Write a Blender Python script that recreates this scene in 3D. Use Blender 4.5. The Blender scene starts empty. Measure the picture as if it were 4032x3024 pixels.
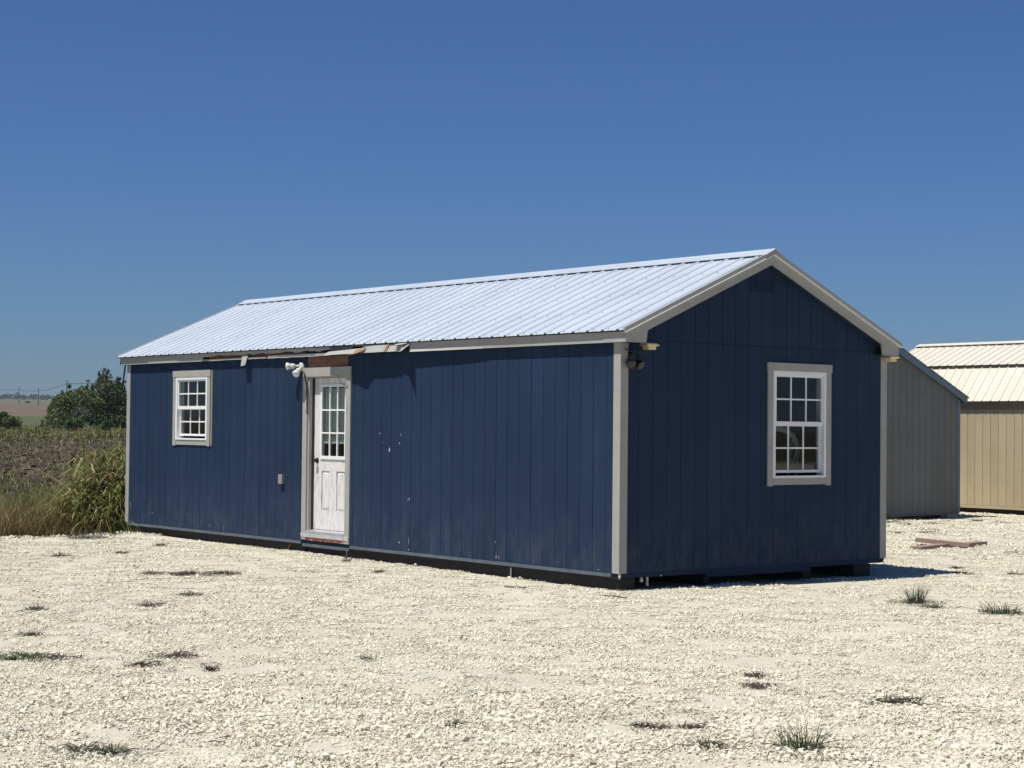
import bpy, bmesh, math, random
from mathutils import Vector, Matrix
R = random.Random(7)
S = bpy.context.scene
COL = S.collection

# ------------------------------------------------------------------ camera
F_PX, PITCH, ROLL, YAW = 6922.5, 0.0246, 0.0103, 0.8922
CAM = Vector((13.3136, -12.1656, 1.485))
FW = Vector((-math.sin(YAW)*math.cos(PITCH), math.cos(YAW)*math.cos(PITCH), math.sin(PITCH)))
RT0 = Vector((math.cos(YAW), math.sin(YAW), 0)); UP0 = RT0.cross(FW)
RT = RT0*math.cos(ROLL) + UP0*math.sin(ROLL); UP = -RT0*math.sin(ROLL) + UP0*math.cos(ROLL)
cd = bpy.data.cameras.new('camera'); cam = bpy.data.objects.new('camera', cd); COL.objects.link(cam)
cd.sensor_width = 36; cd.lens = F_PX/4032*36; cd.clip_start = .1; cd.clip_end = 8000
m = Matrix((RT, UP, -FW)).transposed().to_4x4(); m.translation = CAM
cam.matrix_world = m; S.camera = cam
S.render.resolution_x = 1024; S.render.resolution_y = 768

# ------------------------------------------------------------------ sky, sun, exposure
SUNV = Vector((-.04, -.43, 1)).normalized()                  # towards the sun
world = bpy.data.worlds.new('World'); S.world = world; world.use_nodes = True
nt = world.node_tree; nt.nodes.clear()
wo = nt.nodes.new('ShaderNodeOutputWorld'); bg = nt.nodes.new('ShaderNodeBackground'); sky = nt.nodes.new('ShaderNodeTexSky')
sky.sky_type = 'NISHITA'; sky.sun_disc = False
sky.sun_elevation = math.asin(SUNV.z); sky.sun_rotation = math.atan2(SUNV.x, SUNV.y)
sky.altitude = 0; sky.air_density = 1.0; sky.dust_density = 0.5; sky.ozone_density = 10.0
bg.inputs['Strength'].default_value = 0.05
wb = nt.nodes.new('ShaderNodeMix'); wb.data_type = 'RGBA'; wb.blend_type = 'MULTIPLY'; wb.inputs[0].default_value = 1
wb.inputs[7].default_value = (.73, .945, 1.25, 1)                # the whole sky a little bluer: the camera's white balance
nt.links.new(sky.outputs[0], wb.inputs[6]); nt.links.new(wb.outputs[2], bg.inputs[0]); nt.links.new(bg.outputs[0], wo.inputs[0])
sl = bpy.data.lights.new('sun', 'SUN'); sl.energy = 5.0; sl.angle = math.radians(.53); sl.color = (1, .955, .88)
sun = bpy.data.objects.new('sun', sl); COL.objects.link(sun)
sun.rotation_euler = SUNV.to_track_quat('Z', 'Y').to_euler(); sun.location = (0, -10, 20)
S.view_settings.view_transform = 'Standard'; S.view_settings.look = 'None'
S.view_settings.exposure = 0.26; S.view_settings.gamma = 1; S.view_settings.use_curve_mapping = False
S.cycles.max_bounces = 8; S.cycles.transparent_max_bounces = 16

# ------------------------------------------------------------------ pixel -> place
def ray(x, y): return FW + RT*((x-2016)/F_PX) - UP*((y-1512)/F_PX)
def ony(x, y, Y): d = ray(x, y); return CAM + d*((Y-CAM.y)/d.y)
def onx(x, y, X): d = ray(x, y); return CAM + d*((X-CAM.x)/d.x)
H2 = Vector((FW.x, FW.y)).normalized()
def tdist(x, y): return (x-CAM.x)*H2.x + (y-CAM.y)*H2.y
SLOPE = .0146
def terrain(x, y):
    t = tdist(x, y)-45
    r = 0 if t < -12 else (t if t > 12 else (t+12)**2/48)
    return -.42 + SLOPE*min(r, 1650)
def hnoise(x, y):
    return .010*math.sin(x*.9+1.3*math.sin(y*.6))*math.cos(y*.8+.7*math.sin(x*.5)) + .005*math.sin(2.3*x+1.1*y)*math.sin(1.9*y-.8*x)
def gravel(x, y):
    z = -.180 - .0030*max(-11, min(x, 0)) - .0068*max(0, min(y, 20)) + hnoise(x, y)*min(1, .35+.1*abs(y+1))
    e = gedge(x, y)
    return z - .09*max(0, min(1, (.5-e)/.9))
def gedge(x, y):                                                 # >0 inside the gravel yard, metres
    return (x + 11.0 + .09*(y) + .22*math.sin(y*1.7) + .12*math.sin(y*4.1+1)) if y < 4 else x + 11.3 + .12*(y-4)*3 + .3*math.sin(y)
def ground(x, y):
    d = ray(x, y); z = -.17; p = CAM
    for i in range(8):
        p = CAM + d*((z-CAM.z)/d.z); z = gravel(p.x, p.y)
    return p
def onfield(x, y):
    d = ray(x, y); s = 20.0; lo, hi = 20., 3000.
    for i in range(50):
        mid = (lo+hi)/2; p = CAM + d*mid
        if p.z > terrain(p.x, p.y): lo = mid
        else: hi = mid
    return CAM + d*lo
def at(px, depth):                                               # a place on the field under a column of the photograph
    p = CAM + ray(px, 1600)*depth; return Vector((p.x, p.y, terrain(p.x, p.y)))

# ------------------------------------------------------------------ materials
def newmat(name):
    m = bpy.data.materials.new(name); m.use_nodes = True; t = m.node_tree; t.nodes.clear()
    o = t.nodes.new('ShaderNodeOutputMaterial'); b = t.nodes.new('ShaderNodeBsdfPrincipled')
    t.links.new(b.outputs[0], o.inputs[0]); return m, t, b, o
class NB:
    def __init__(s, t): s.t = t
    def n(s, typ, **kw):
        n = s.t.nodes.new(typ)
        for k, v in kw.items():
            if hasattr(n, k): setattr(n, k, v)
        return n
    def l(s, a, b): s.t.links.new(a, b)
    def coord(s, which='Object', scale=(1, 1, 1)):
        c = s.n('ShaderNodeTexCoord'); mp = s.n('ShaderNodeMapping'); mp.inputs['Scale'].default_value = scale
        s.l(c.outputs[which], mp.inputs[0]); return mp.outputs[0]
    def noise(s, vec, sc, det=4, rough=.55):
        n = s.n('ShaderNodeTexNoise'); n.inputs['Scale'].default_value = sc; n.inputs['Detail'].default_value = det
        n.inputs['Roughness'].default_value = rough; s.l(vec, n.inputs['Vector']); return n.outputs['Fac']
    def ramp(s, fac, *stops):
        r = s.n('ShaderNodeValToRGB'); e = r.color_ramp.elements
        while len(e) < len(stops): e.new(.5)
        for q, (p, c) in zip(e, stops):
            q.position = p; q.color = (c, c, c, 1) if isinstance(c, (int, float)) else (*c, 1)
        s.l(fac, r.inputs[0]); return r.outputs[0]
    def mix(s, fac, a, b, typ='MIX'):
        x = s.n('ShaderNodeMix'); x.data_type = 'RGBA'; x.blend_type = typ
        for sock, v in ((x.inputs[0], fac), (x.inputs[6], a), (x.inputs[7], b)):
            if isinstance(v, (int, float)): sock.default_value = v
            elif isinstance(v, tuple): sock.default_value = (*v, 1)
            else: s.l(v, sock)
        return x.outputs[2]
    def math(s, op, a, b=None, clamp=False):
        x = s.n('ShaderNodeMath'); x.operation = op; x.use_clamp = clamp
        for i, v in enumerate((a, b)):
            if v is None: continue
            if isinstance(v, (int, float)): x.inputs[i].default_value = v
            else: s.l(v, x.inputs[i])
        return x.outputs[0]
    def bump(s, h, strength, dist, b):
        n = s.n('ShaderNodeBump'); n.inputs['Strength'].default_value = strength; n.inputs['Distance'].default_value = dist
        s.l(h, n.inputs['Height']); s.l(n.outputs[0], b.inputs['Normal']); return n
def simple(name, col, rough=.6, var=.12, nscale=6, metal=0, stretch=(1, 1, 1), bump=0, dirt=None, spec=.5):
    m, t, b, o = newmat(name); k = NB(t)
    v = k.coord('Object', stretch); f = k.noise(v, nscale)
    c2 = tuple(x*(1-var) for x in col); c1 = tuple(min(1, x*(1+var)) for x in col)
    c = k.ramp(f, (.3, c2), (.7, c1))
    if dirt:
        dcol, dlo, dhi, dsc = dirt
        c = k.mix(k.ramp(k.noise(k.coord('Object', stretch), dsc, 6, .65), (dlo, 0.), (dhi, 1.)), c, dcol)
    k.l(c, b.inputs['Base Color']); b.inputs['Roughness'].default_value = rough; b.inputs['Metallic'].default_value = metal
    b.inputs['Specular IOR Level'].default_value = spec
    if bump: k.bump(k.noise(v, nscale*12, 3), bump, .004, b)
    return m
M = {}
def paint_siding(name, col, scuff):
    m, t, b, o = newmat(name); k = NB(t)
    oi = k.n('ShaderNodeObjectInfo')
    grain = k.noise(k.coord('Object', (60, 60, 2.2)), 1.6, 5, .6)
    fade = k.noise(k.coord('Object', (.6, .6, .45)), 1.3, 4, .6)
    c = k.ramp(fade, (.3, tuple(x*.9 for x in col)), (.72, tuple(x*1.12+.003 for x in col)))
    c = k.mix(.3, c, k.ramp(oi.outputs['Random'], (0, .40), (1, .60)), 'OVERLAY')
    c = k.mix(.22, c, k.ramp(grain, (.3, .35), (.7, .65)), 'OVERLAY')
    if scuff:
        sep = k.n('ShaderNodeSeparateXYZ'); tc = k.n('ShaderNodeTexCoord'); k.l(tc.outputs['Object'], sep.inputs[0])
        low = k.n('ShaderNodeMapRange'); k.l(sep.outputs[2], low.inputs[0])
        low.inputs[1].default_value = .75; low.inputs[2].default_value = 0.; low.inputs[3].default_value = 0; low.inputs[4].default_value = 1
        splash = k.ramp(k.noise(k.coord('Object', (5, 5, 2.2)), 1.4, 6, .7), (.42, 0.), (.75, 1.))
        fac = k.math('MULTIPLY', k.math('MULTIPLY', low.outputs[0], splash), .17)
        c = k.mix(fac, c, (.24, .22, .18))
        streak = k.ramp(k.noise(k.coord('Object', (7, 7, .5)), 1.1, 6, .68), (.60, 0.), (.74, 1.))
        c = k.mix(k.math('MULTIPLY', streak, .06), c, (.25, .24, .22))
        chips = k.ramp(k.noise(k.coord('Object', (9, 9, 4.5)), 2.1, 5, .6), (.79, 0.), (.81, 1.))
        c = k.mix(chips, c, (.42, .38, .32))
    k.l(c, b.inputs['Base Color']); b.inputs['Roughness'].default_value = .65; b.inputs['Specular IOR Level'].default_value = .12
    k.bump(grain, .25, .0015, b)
    M[name] = m
paint_siding('navy_siding', (.0150, .0305, .066), True)
paint_siding('navy_plain', (.0150, .0305, .066), False)
paint_siding('grey_siding', (.140, .150, .152), False)
paint_siding('tan_siding', (.40, .33, .215), False)
M['clay'] = simple('clay_trim', (.335, .33, .298), .6, .07, 5, stretch=(1, 1, 1), bump=.15, dirt=((.16, .14, .115), .66, .8, 7))
M['teal'] = simple('slate_blue_trim', (.085, .15, .21), .55, .08, 5)
M['brown_fascia'] = simple('brown_fascia', (.20, .155, .115), .6, .1, 5)
M['drip'] = simple('grey_drip_metal', (.085, .105, .125), .5, .25, 9, stretch=(1, 1, 3), dirt=((.06, .06, .07), .58, .75, 6))
M['white_vinyl'] = simple('white_vinyl', (.78, .78, .77), .35, .03, 6, dirt=((.45, .42, .36), .68, .85, 9))
M['white_door'] = simple('white_door', (.70, .68, .66), .45, .07, 7, stretch=(3, 3, 1), bump=.1, dirt=((.42, .36, .33), .5, .8, 6))
M['black'] = simple('black_metal', (.012, .012, .013), .35, .2, 8)
M['cable'] = simple('black_cable', (.014, .014, .015), .5, .1, 8)
M['skid'] = simple('tarred_skid_wood', (.022, .020, .018), .85, .3, 4, stretch=(1, 5, 9), bump=.4)
M['raw_wood'] = simple('raw_wood', (.24, .145, .08), .8, .3, 8, stretch=(1, 6, 9), bump=.3)
M['old_wood'] = simple('weathered_header_wood', (.17, .085, .05), .8, .35, 6, stretch=(1, 6, 8), bump=.3, dirt=((.20, .02, .07), .54, .66, 1.6))
M['grey_wood'] = simple('weathered_lumber', (.27, .19, .15), .85, .22, 7, stretch=(8, 8, 8), bump=.4)
M['red_wood'] = simple('primed_red_wood', (.22, .07, .05), .8, .3, 9, dirt=((.62, .58, .54), .5, .6, 6))
M['aluminium'] = simple('aluminium_sill', (.55, .55, .55), .35, .1, 9, metal=.6)
M['roof_metal'] = simple('galvalume_roof', (.50, .555, .62), .38, .07, 1.6, metal=.25, stretch=(1, .35, 1), dirt=((.44, .46, .48), .6, .85, 5))
M['cream_metal'] = simple('cream_roof', (.56, .53, .44), .45, .04, 2)
M['screw'] = simple('screw_heads', (.34, .35, .37), .5, .2, 9)
M['cream_lamp'] = simple('cream_lamp_plastic', (.72, .60, .38), .4, .08, 12)
M['lamp_white'] = simple('white_lamp_glass', (.62, .61, .58), .15, .03, 12)
M['lamp_grey'] = simple('grey_lamp_metal', (.55, .55, .53), .35, .08, 12)
M['box_grey'] = simple('grey_outlet_box', (.26, .27, .28), .45, .08, 12)
M['interior'] = simple('interior_board', (.10, .075, .05), .8, .2, 3)
M['floor_wood'] = simple('interior_floor', (.14, .10, .07), .7, .25, 3)
M['blind'] = simple('blind_slats', (.62, .64, .60), .5, .05, 6)
M['pvc'] = simple('white_pvc', (.68, .66, .60), .4, .1, 9)
M['pole_wood'] = simple('pole_wood', (.10, .085, .07), .9, .2, 2)
M['trunk'] = simple('bark', (.075, .055, .04), .9, .3, 3)
M['shingle'] = simple('asphalt_shingle', (.16, .17, .18), .9, .3, 20)
M['twig'] = simple('dead_stem', (.085, .065, .055), .85, .35, 14)
M['seam'] = simple('chip_wood', (.34, .31, .27), .8, .2, 14)
m, t, b, o = newmat('window_glass'); k = NB(t); t.nodes.remove(b)
tr = k.n('ShaderNodeBsdfTransparent'); tr.inputs[0].default_value = (.80, .86, .84, 1)
gl = k.n('ShaderNodeBsdfGlossy'); gl.inputs['Roughness'].default_value = .03
fr = k.n('ShaderNodeFresnel'); fr.inputs[0].default_value = 1.55
mx = k.n('ShaderNodeMixShader'); k.l(k.math('MULTIPLY', k.math('MULTIPLY', fr.outputs[0], 1.2), k.math('SUBTRACT', 1, k.n('ShaderNodeNewGeometry').outputs['Backfacing']), True), mx.inputs[0])
k.l(tr.outputs[0], mx.inputs[1]); k.l(gl.outputs[0], mx.inputs[2]); k.l(mx.outputs[0], o.inputs[0]); M['glass'] = m
m, t, b, o = newmat('clear_plastic'); k = NB(t)
b.inputs['Base Color'].default_value = (.6, .62, .6, 1); b.inputs['Roughness'].default_value = .2; b.inputs['Alpha'].default_value = .45; M['plastic'] = m

def colmat(name, rough=.6, transl=.25, bump=None):               # colour from the per-leaf attribute
    m, t, b, o = newmat(name); k = NB(t)
    a = k.n('ShaderNodeAttribute'); a.attribute_name = 'col'
    k.l(a.outputs['Color'], b.inputs['Base Color']); b.inputs['Roughness'].default_value = rough; b.inputs['Specular IOR Level'].default_value = .25
    if transl:
        tl = k.n('ShaderNodeBsdfTranslucent'); k.l(a.outputs['Color'], tl.inputs[0])
        mx = k.n('ShaderNodeMixShader'); mx.inputs[0].default_value = transl
        k.l(b.outputs[0], mx.inputs[1]); k.l(tl.outputs[0], mx.inputs[2]); k.l(mx.outputs[0], o.inputs[0])
    M[name] = m
colmat('leaf'); colmat('stone', .85, 0); colmat('clod', .9, 0)

# crushed limestone
m, t, b, o = newmat('limestone_gravel'); k = NB(t)
v = k.coord('Object')
big = k.noise(v, .35, 5, .6); mid = k.noise(v, 3.2, 6, .65); fine = k.noise(v, 55, 4, .7)
vo = k.n('ShaderNodeTexVoronoi'); vo.inputs['Scale'].default_value = 120; vo.inputs['Randomness'].default_value = 1; k.l(v, vo.inputs['Vector'])
c = k.ramp(big, (.3, (.44, .412, .325)), (.7, (.52, .49, .395)))
c = k.mix(.35, c, k.ramp(mid, (.3, .38), (.7, .62)), 'OVERLAY')
c = k.mix(.5, c, k.ramp(fine, (.3, .36), (.7, .66)), 'OVERLAY')
k.l(c, b.inputs['Base Color']); b.inputs['Roughness'].default_value = .9; b.inputs['Specular IOR Level'].default_value = .2
h = k.math('ADD', k.math('MULTIPLY', vo.outputs['Distance'], -.7), k.math('ADD', k.math('MULTIPLY', fine, .6), k.math('MULTIPLY', mid, .8)))
k.bump(h, .55, .012, b); M['gravel'] = m

# field: land cover by distance across the farm land
m, t, b, o = newmat('farm_land'); k = NB(t)
tc = k.n('ShaderNodeTexCoord'); dp = k.n('ShaderNodeVectorMath'); dp.operation = 'DOT_PRODUCT'
k.l(tc.outputs['Object'], dp.inputs[0]); dp.inputs[1].default_value = (H2.x, H2.y, 0)
t0 = CAM.x*H2.x + CAM.y*H2.y
wob = k.noise(k.coord('Object', (1, 1, 1)), .03, 4)
tt = k.math('ADD', k.math('SUBTRACT', dp.outputs['Value'], t0), k.math('MULTIPLY', k.math('SUBTRACT', wob, .5), 16))
def band(lo, hi, soft):
    a = k.n('ShaderNodeMapRange'); k.l(tt, a.inputs[0]); a.inputs[1].default_value = lo-soft; a.inputs[2].default_value = lo+soft
    c = k.n('ShaderNodeMapRange'); k.l(tt, c.inputs[0]); c.inputs[1].default_value = hi-soft; c.inputs[2].default_value = hi+soft
    return k.math('SUBTRACT', a.outputs[0], c.outputs[0])
n1 = k.noise(v2 := k.coord('Object'), .8, 8, .7); n2 = k.noise(v2, .08, 6, .6); n3 = k.noise(k.coord('Object', (1, 1, 1)), 5, 5, .7)
base = k.ramp(n1, (.3, (.055, .062, .022)), (.7, (.11, .105, .045)))                       # weedy verge
till = k.ramp(k.math('ADD', k.math('MULTIPLY', n1, .6), k.math('MULTIPLY', n3, .4)), (.38, (.030, .023, .017)), (.52, (.068, .054, .037)), (.64, (.115, .095, .063)))
green = k.ramp(n2, (.3, (.065, .075, .035)), (.7, (.095, .105, .055)))
plow = k.ramp(k.math('ADD', k.math('MULTIPLY', n2, .5), k.math('MULTIPLY', n1, .5)), (.38, (.075, .058, .042)), (.62, (.165, .132, .097)))
fargreen = k.ramp(n2, (.3, (.07, .10, .05)), (.7, (.10, .125, .07)))
c = k.mix(band(44, 108, 3), base, till); c = k.mix(band(150, 235, 10), c, green)
c = k.mix(band(235, 900, 12), c, plow); c = k.mix(band(900, 5000, 30), c, fargreen)
k.l(c, b.inputs['Base Color']); b.inputs['Roughness'].default_value = .95; b.inputs['Specular IOR Level'].default_value = .1
k.bump(k.math('ADD', n1, k.math('MULTIPLY', n3, .3)), .8, .12, b); M['field'] = m

# ------------------------------------------------------------------ mesh helpers
class MB:
    def __init__(s, f=None): s.v = []; s.f = []; s.c = []; s.fn = f
    def add(s, vs, fs, col=None):
        n = len(s.v)
        s.v += [s.fn(*p) if s.fn else tuple(p) for p in vs]; s.f += [tuple(i+n for i in q) for q in fs]
        if col is not None: s.c += [col]*len(vs)
    def box(s, a0, a1, b0, b1, c0, c1):
        s.add([(x, y, z) for x in (a0, a1) for y in (b0, b1) for z in (c0, c1)],
              [(0, 1, 3, 2), (4, 6, 7, 5), (0, 4, 5, 1), (2, 3, 7, 6), (0, 2, 6, 4), (1, 5, 7, 3)]); return s
    def prism(s, poly, p3, d):                                   # poly of 3-D points, extruded by vector d
        n = len(poly); d = Vector(d)
        vs = [tuple(Vector(q)) for q in poly] + [tuple(Vector(q)+d) for q in poly]
        s.add(vs, [tuple(range(n))[::-1], tuple(range(n, 2*n))] + [(i, (i+1) % n, n+(i+1) % n, n+i) for i in range(n)]); return s
    def tube(s, pts, r, n=8, col=None, caps=True):
        pts = [Vector(p) for p in pts]; rings = []; vs = []
        rr = r if isinstance(r, (list, tuple)) else [r]*len(pts)
        for i, p in enumerate(pts):
            d = (pts[min(i+1, len(pts)-1)]-pts[max(i-1, 0)]).normalized()
            a = d.orthogonal().normalized() if i == 0 else (a - d*a.dot(d)).normalized()
            bb = d.cross(a)
            for j in range(n):
                w = 2*math.pi*j/n; vs.append(tuple(p + (a*math.cos(w)+bb*math.sin(w))*rr[i]))
        fs = [(i*n+j, i*n+(j+1) % n, (i+1)*n+(j+1) % n, (i+1)*n+j) for i in range(len(pts)-1) for j in range(n)]
        if caps: fs += [tuple(range(n))[::-1], tuple(range((len(pts)-1)*n, len(pts)*n))]
        s.add(vs, fs, col); return s
    def lathe(s, base, axis, prof, n=16):                        # prof [(dist along axis, radius)]
        axis = Vector(axis).normalized()
        return s.tube([Vector(base)+axis*h for h, r in prof], [max(r, 1e-4) for h, r in prof], n)
    def build(s, name, mat, parent=None, loc=None, smooth=False, recalc=True, **props):
        me = bpy.data.meshes.new(name); me.from_pydata(s.v, [], s.f)
        if s.c:
            ca = me.color_attributes.new('col', 'FLOAT_COLOR', 'POINT')
            ca.data.foreach_set('color', [x for c in s.c for x in (*c, 1.0)])
        if recalc and len(s.f) < 4000:
            bm = bmesh.new(); bm.from_mesh(me); bmesh.ops.recalc_face_normals(bm, faces=bm.faces); bm.to_mesh(me); bm.free()
        me.materials.append(M[mat] if isinstance(mat, str) else mat)
        if smooth: me.polygons.foreach_set('use_smooth', [True]*len(me.polygons))
        o = bpy.data.objects.new(name, me); COL.objects.link(o)
        if parent is not None:
            o.parent = parent
            if loc is None and parent.type == 'EMPTY': o.matrix_parent_inverse = Matrix.Translation(-parent.location)
        if loc is not None: o.location = loc
        for a, bb in props.items(): o[a] = bb
        return o
def thing(name, label, cat, loc, group=None, rz=0):
    o = bpy.data.objects.new(name, None); COL.objects.link(o); o.location = loc; o.rotation_euler.z = rz
    o.empty_display_size = .2; o['label'] = label; o['category'] = cat
    if group: o['group'] = group
    return o
def rect_minus(r, holes):                                        # (a0,a1,b0,b1) minus rectangles -> rectangles
    out = [r]
    for h in holes:
        nxt = []
        for q in out:
            a0, a1, b0, b1 = q; c0, c1, d0, d1 = h
            if c0 >= a1 or c1 <= a0 or d0 >= b1 or d1 <= b0: nxt.append(q); continue
            if c0 > a0: nxt.append((a0, c0, b0, b1))
            if c1 < a1: nxt.append((c1, a1, b0, b1))
            x0, x1 = max(a0, c0), min(a1, c1)
            if d0 > b0: nxt.append((x0, x1, b0, d0))
            if d1 < b1: nxt.append((x0, x1, d1, b1))
        out = nxt
    return [q for q in out if q[1]-q[0] > 1e-4 and q[3]-q[2] > 1e-4]
wallA = lambda u, v, w: (u, -w, v)                               # along the long wall, up, outwards
gable = lambda u, v, w: (w, u, v)

# ------------------------------------------------------------------ ground
def grid_sheet(xs, ys, fz): 
    b = MB(); nx, ny = len(xs), len(ys)
    b.v = [(x, y, fz(x, y)) for y in ys for x in xs]
    b.f = [(j*nx+i, j*nx+i+1, (j+1)*nx+i+1, (j+1)*nx+i) for j in range(ny-1) for i in range(nx-1)]
    return b
def spread(lo, hi, core0, core1, step, n):
    core = [core0+i*step for i in range(int((core1-core0)/step)+1)]
    a = [core0-(core0-lo)*((i+1)/n)**2.2 for i in range(n)][::-1]; c = [core1+(hi-core1)*((i+1)/n)**2.2 for i in range(n)]
    return a+core+c
b = grid_sheet(spread(-2400, 2400, -120, 60, 4, 30), spread(-2400, 2400, -60, 120, 4, 30), terrain)
b.build('field', 'field', kind='structure', recalc=False, smooth=True)
xs = spread(-26, 60, -13, 14, .2, 8); ys = spread(-40, 60, -13, 19, .2, 8)
b = grid_sheet(xs, ys, gravel)
def keep(q): return all(gedge(b.v[i][0], b.v[i][1]) > -.45 for i in q)
b.f = [q for q in b.f if keep(q)]
yard = b.build('gravel_yard', 'gravel', kind='structure', recalc=False, smooth=True)

# ------------------------------------------------------------------ the navy shed
L, W = 11.003, 4.188
ZE, ZR, OX, OYM = 2.483, 3.429, .149, .11                       # eave, ridge, overhangs
PITCHR = (ZR-ZE)/(W/2+OYM)
def roofz(y): return ZE + PITCHR*((y+OYM) if y < W/2 else (W+OYM-y))
shed = thing('navy_shed', 'long navy blue gabled shed with clay trim and torn eave', 'shed', (-L/2, W/2, -.17))
WIN = (-9.455, -8.545, 1.26, 2.155); DOOR = (-5.93, -5.035, .02, 2.12)
GW = (2.255, 3.13, .955, 2.14)
holesA = [WIN, DOOR]
# front wall: backing sheet with openings, then one board per groove spacing
def wall_boards(parent, fn, u0, u1, v0, v1, holes, mat, first, step=.2032, gap=.0055, th=.011):
    us = []; u = first
    while u > u0+.03: u -= step
    us = [u0]; u = first - math.floor((first-u0)/step)*step
    while u < u1-.02:
        if u > u0+.03: us.append(u)
        u += step
    us.append(u1)
    for a, c in zip(us, us[1:]):
        rs = rect_minus((a+gap/2, c-gap/2, v0, v1), holes)
        if not rs: continue
        groups = []                                              # boards cut by an opening become boards above and below it
        for r in rs:
            for g in groups:
                if any(r[0] <= q[1]+1e-5 and r[1] >= q[0]-1e-5 and r[2] <= q[3]+1e-5 and r[3] >= q[2]-1e-5 and (min(r[1], q[1])-max(r[0], q[0]) > 1e-4 or min(r[3], q[3])-max(r[2], q[2]) > 1e-4) for q in g): g.append(r); break
            else: groups.append([r])
        for g in groups:
            bb = MB(fn); jit = R.uniform(-.0008, .0008)
            for r in g: bb.box(r[0], r[1], r[2], r[3], 0, th+jit)
            bb.build('siding_board', mat, parent)
fw_ = MB(wallA)
for r in rect_minus((-L, 0, -.03, 2.44), holesA): fw_.box(*r, -.085, -.001)
front = fw_.build('front_wall', 'navy_plain', shed)
wall_boards(front, wallA, -L+.09, -.092, 0, 2.40, [(-9.47, -8.53, 1.245, 2.17), (-5.95, -5.015, -.01, 2.36)], 'navy_siding', -4.47)
# gable wall
gw = MB(gable)
for r in rect_minus((.09, W-.09, -.03, 2.40), [GW]): gw.box(*r, -.085, -.001)
gw.prism([(.09, 2.40, -.085), (W-.09, 2.40, -.085), (W-.09, roofz(W-.09)-.05, -.085), (W/2, ZR-.06, -.085), (.09, roofz(.09)-.05, -.085)], None, (0, 0, .084))
gab = gw.build('gable_wall', 'navy_plain', shed)
wall_boards(gab, gable, .088, W-.088, 0, 2.398, [(2.24, 3.145, .94, 2.155)], 'navy_siding', .088+.155)
us = [.088] + [.088+.155+.2032*i for i in range(20)] + [W-.088]
us = [u for i, u in enumerate(us) if i == len(us)-1 or u < W-.1]
for a, c in zip(us, us[1:]):
    a2, c2 = a+.0035, c-.0035
    holes = []
    pts = [(a2, 2.404, 0), (c2, 2.404, 0), (c2, roofz(c2)-.045, 0)]
    if a2 < W/2 < c2: pts.append((W/2, ZR-.045, 0))
    pts.append((a2, roofz(a2)-.045, 0))
    MB(gable).prism(pts, None, (0, 0, .0125)).build('siding_board', 'navy_siding', gab)
# far gable, back wall, inner partition, floor and ceiling of the hollow interior
bw = MB(); bw.box(-L, 0, W-.085, W, -.03, 2.44); bw.build('back_wall', 'navy_plain', shed)
fg = MB(lambda u, v, w: (-L-w, u, v))
fg.prism([(.001, -.03, -.085), (W-.001, -.03, -.085), (W-.001, roofz(W)-.05, -.085), (W/2, ZR-.06, -.085), (.001, roofz(0)-.05, -.085)], None, (0, 0, .084)); fg.build('far_gable_wall', 'navy_plain', shed)
fl = MB(); fl.box(-L+.09, -.09, .09, W-.09, -.03, -.005); fl.build('floor', 'floor_wood', shed)
ce = MB(); ce.box(-L+.09, -.09, .09, W-.09, 2.405, 2.43); ce.build('ceiling', 'interior', shed)
for px_ in (-3.6, -7.6): MB().box(px_, px_+.08, .09, W-.09, 0, 2.40).build('partition', 'interior', shed)

# roof: decks, ribbed sheets, ridge cap, rake trim, fascia
def slope_pt(x, s, h, side):                                     # s metres up the slope from the eave edge, h above sheet plane
    cosA = 1/math.sqrt(1+PITCHR**2); sinA = PITCHR*cosA
    y = -OYM + s*cosA - h*sinA; z = ZE + s*sinA + h*cosA
    return (x, y if side == 0 else W-y, z)
SL = (W/2+OYM)*math.sqrt(1+PITCHR**2)
X0, X1 = -L-OX-.02, OX+.02
for side in (0, 1):
    dk = MB(lambda x, s, h: slope_pt(x, s, h, side)); dk.box(-L-OX+.03, OX-.03, .05, SL-.012, -.045, -.006)
    dk.build('roof_deck', 'interior', shed)
def rib_profile(xa, xb):
    pts = []
    n = int(round((xb-xa)/.2286))
    for i in range(n):
        o = xa + i*.2286
        pts += [(o+.0, 0), (o+.010, .003), (o+.019, .017), (o+.041, .017), (o+.050, .003), (o+.060, 0)]
        for q in (.112, .168): pts += [(o+q-.014, 0), (o+q-.005, .0035), (o+q+.005, .0035), (o+q+.014, 0)]
    pts.append((min(xb, xa+n*.2286), 0))
    return pts
rng = R
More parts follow.
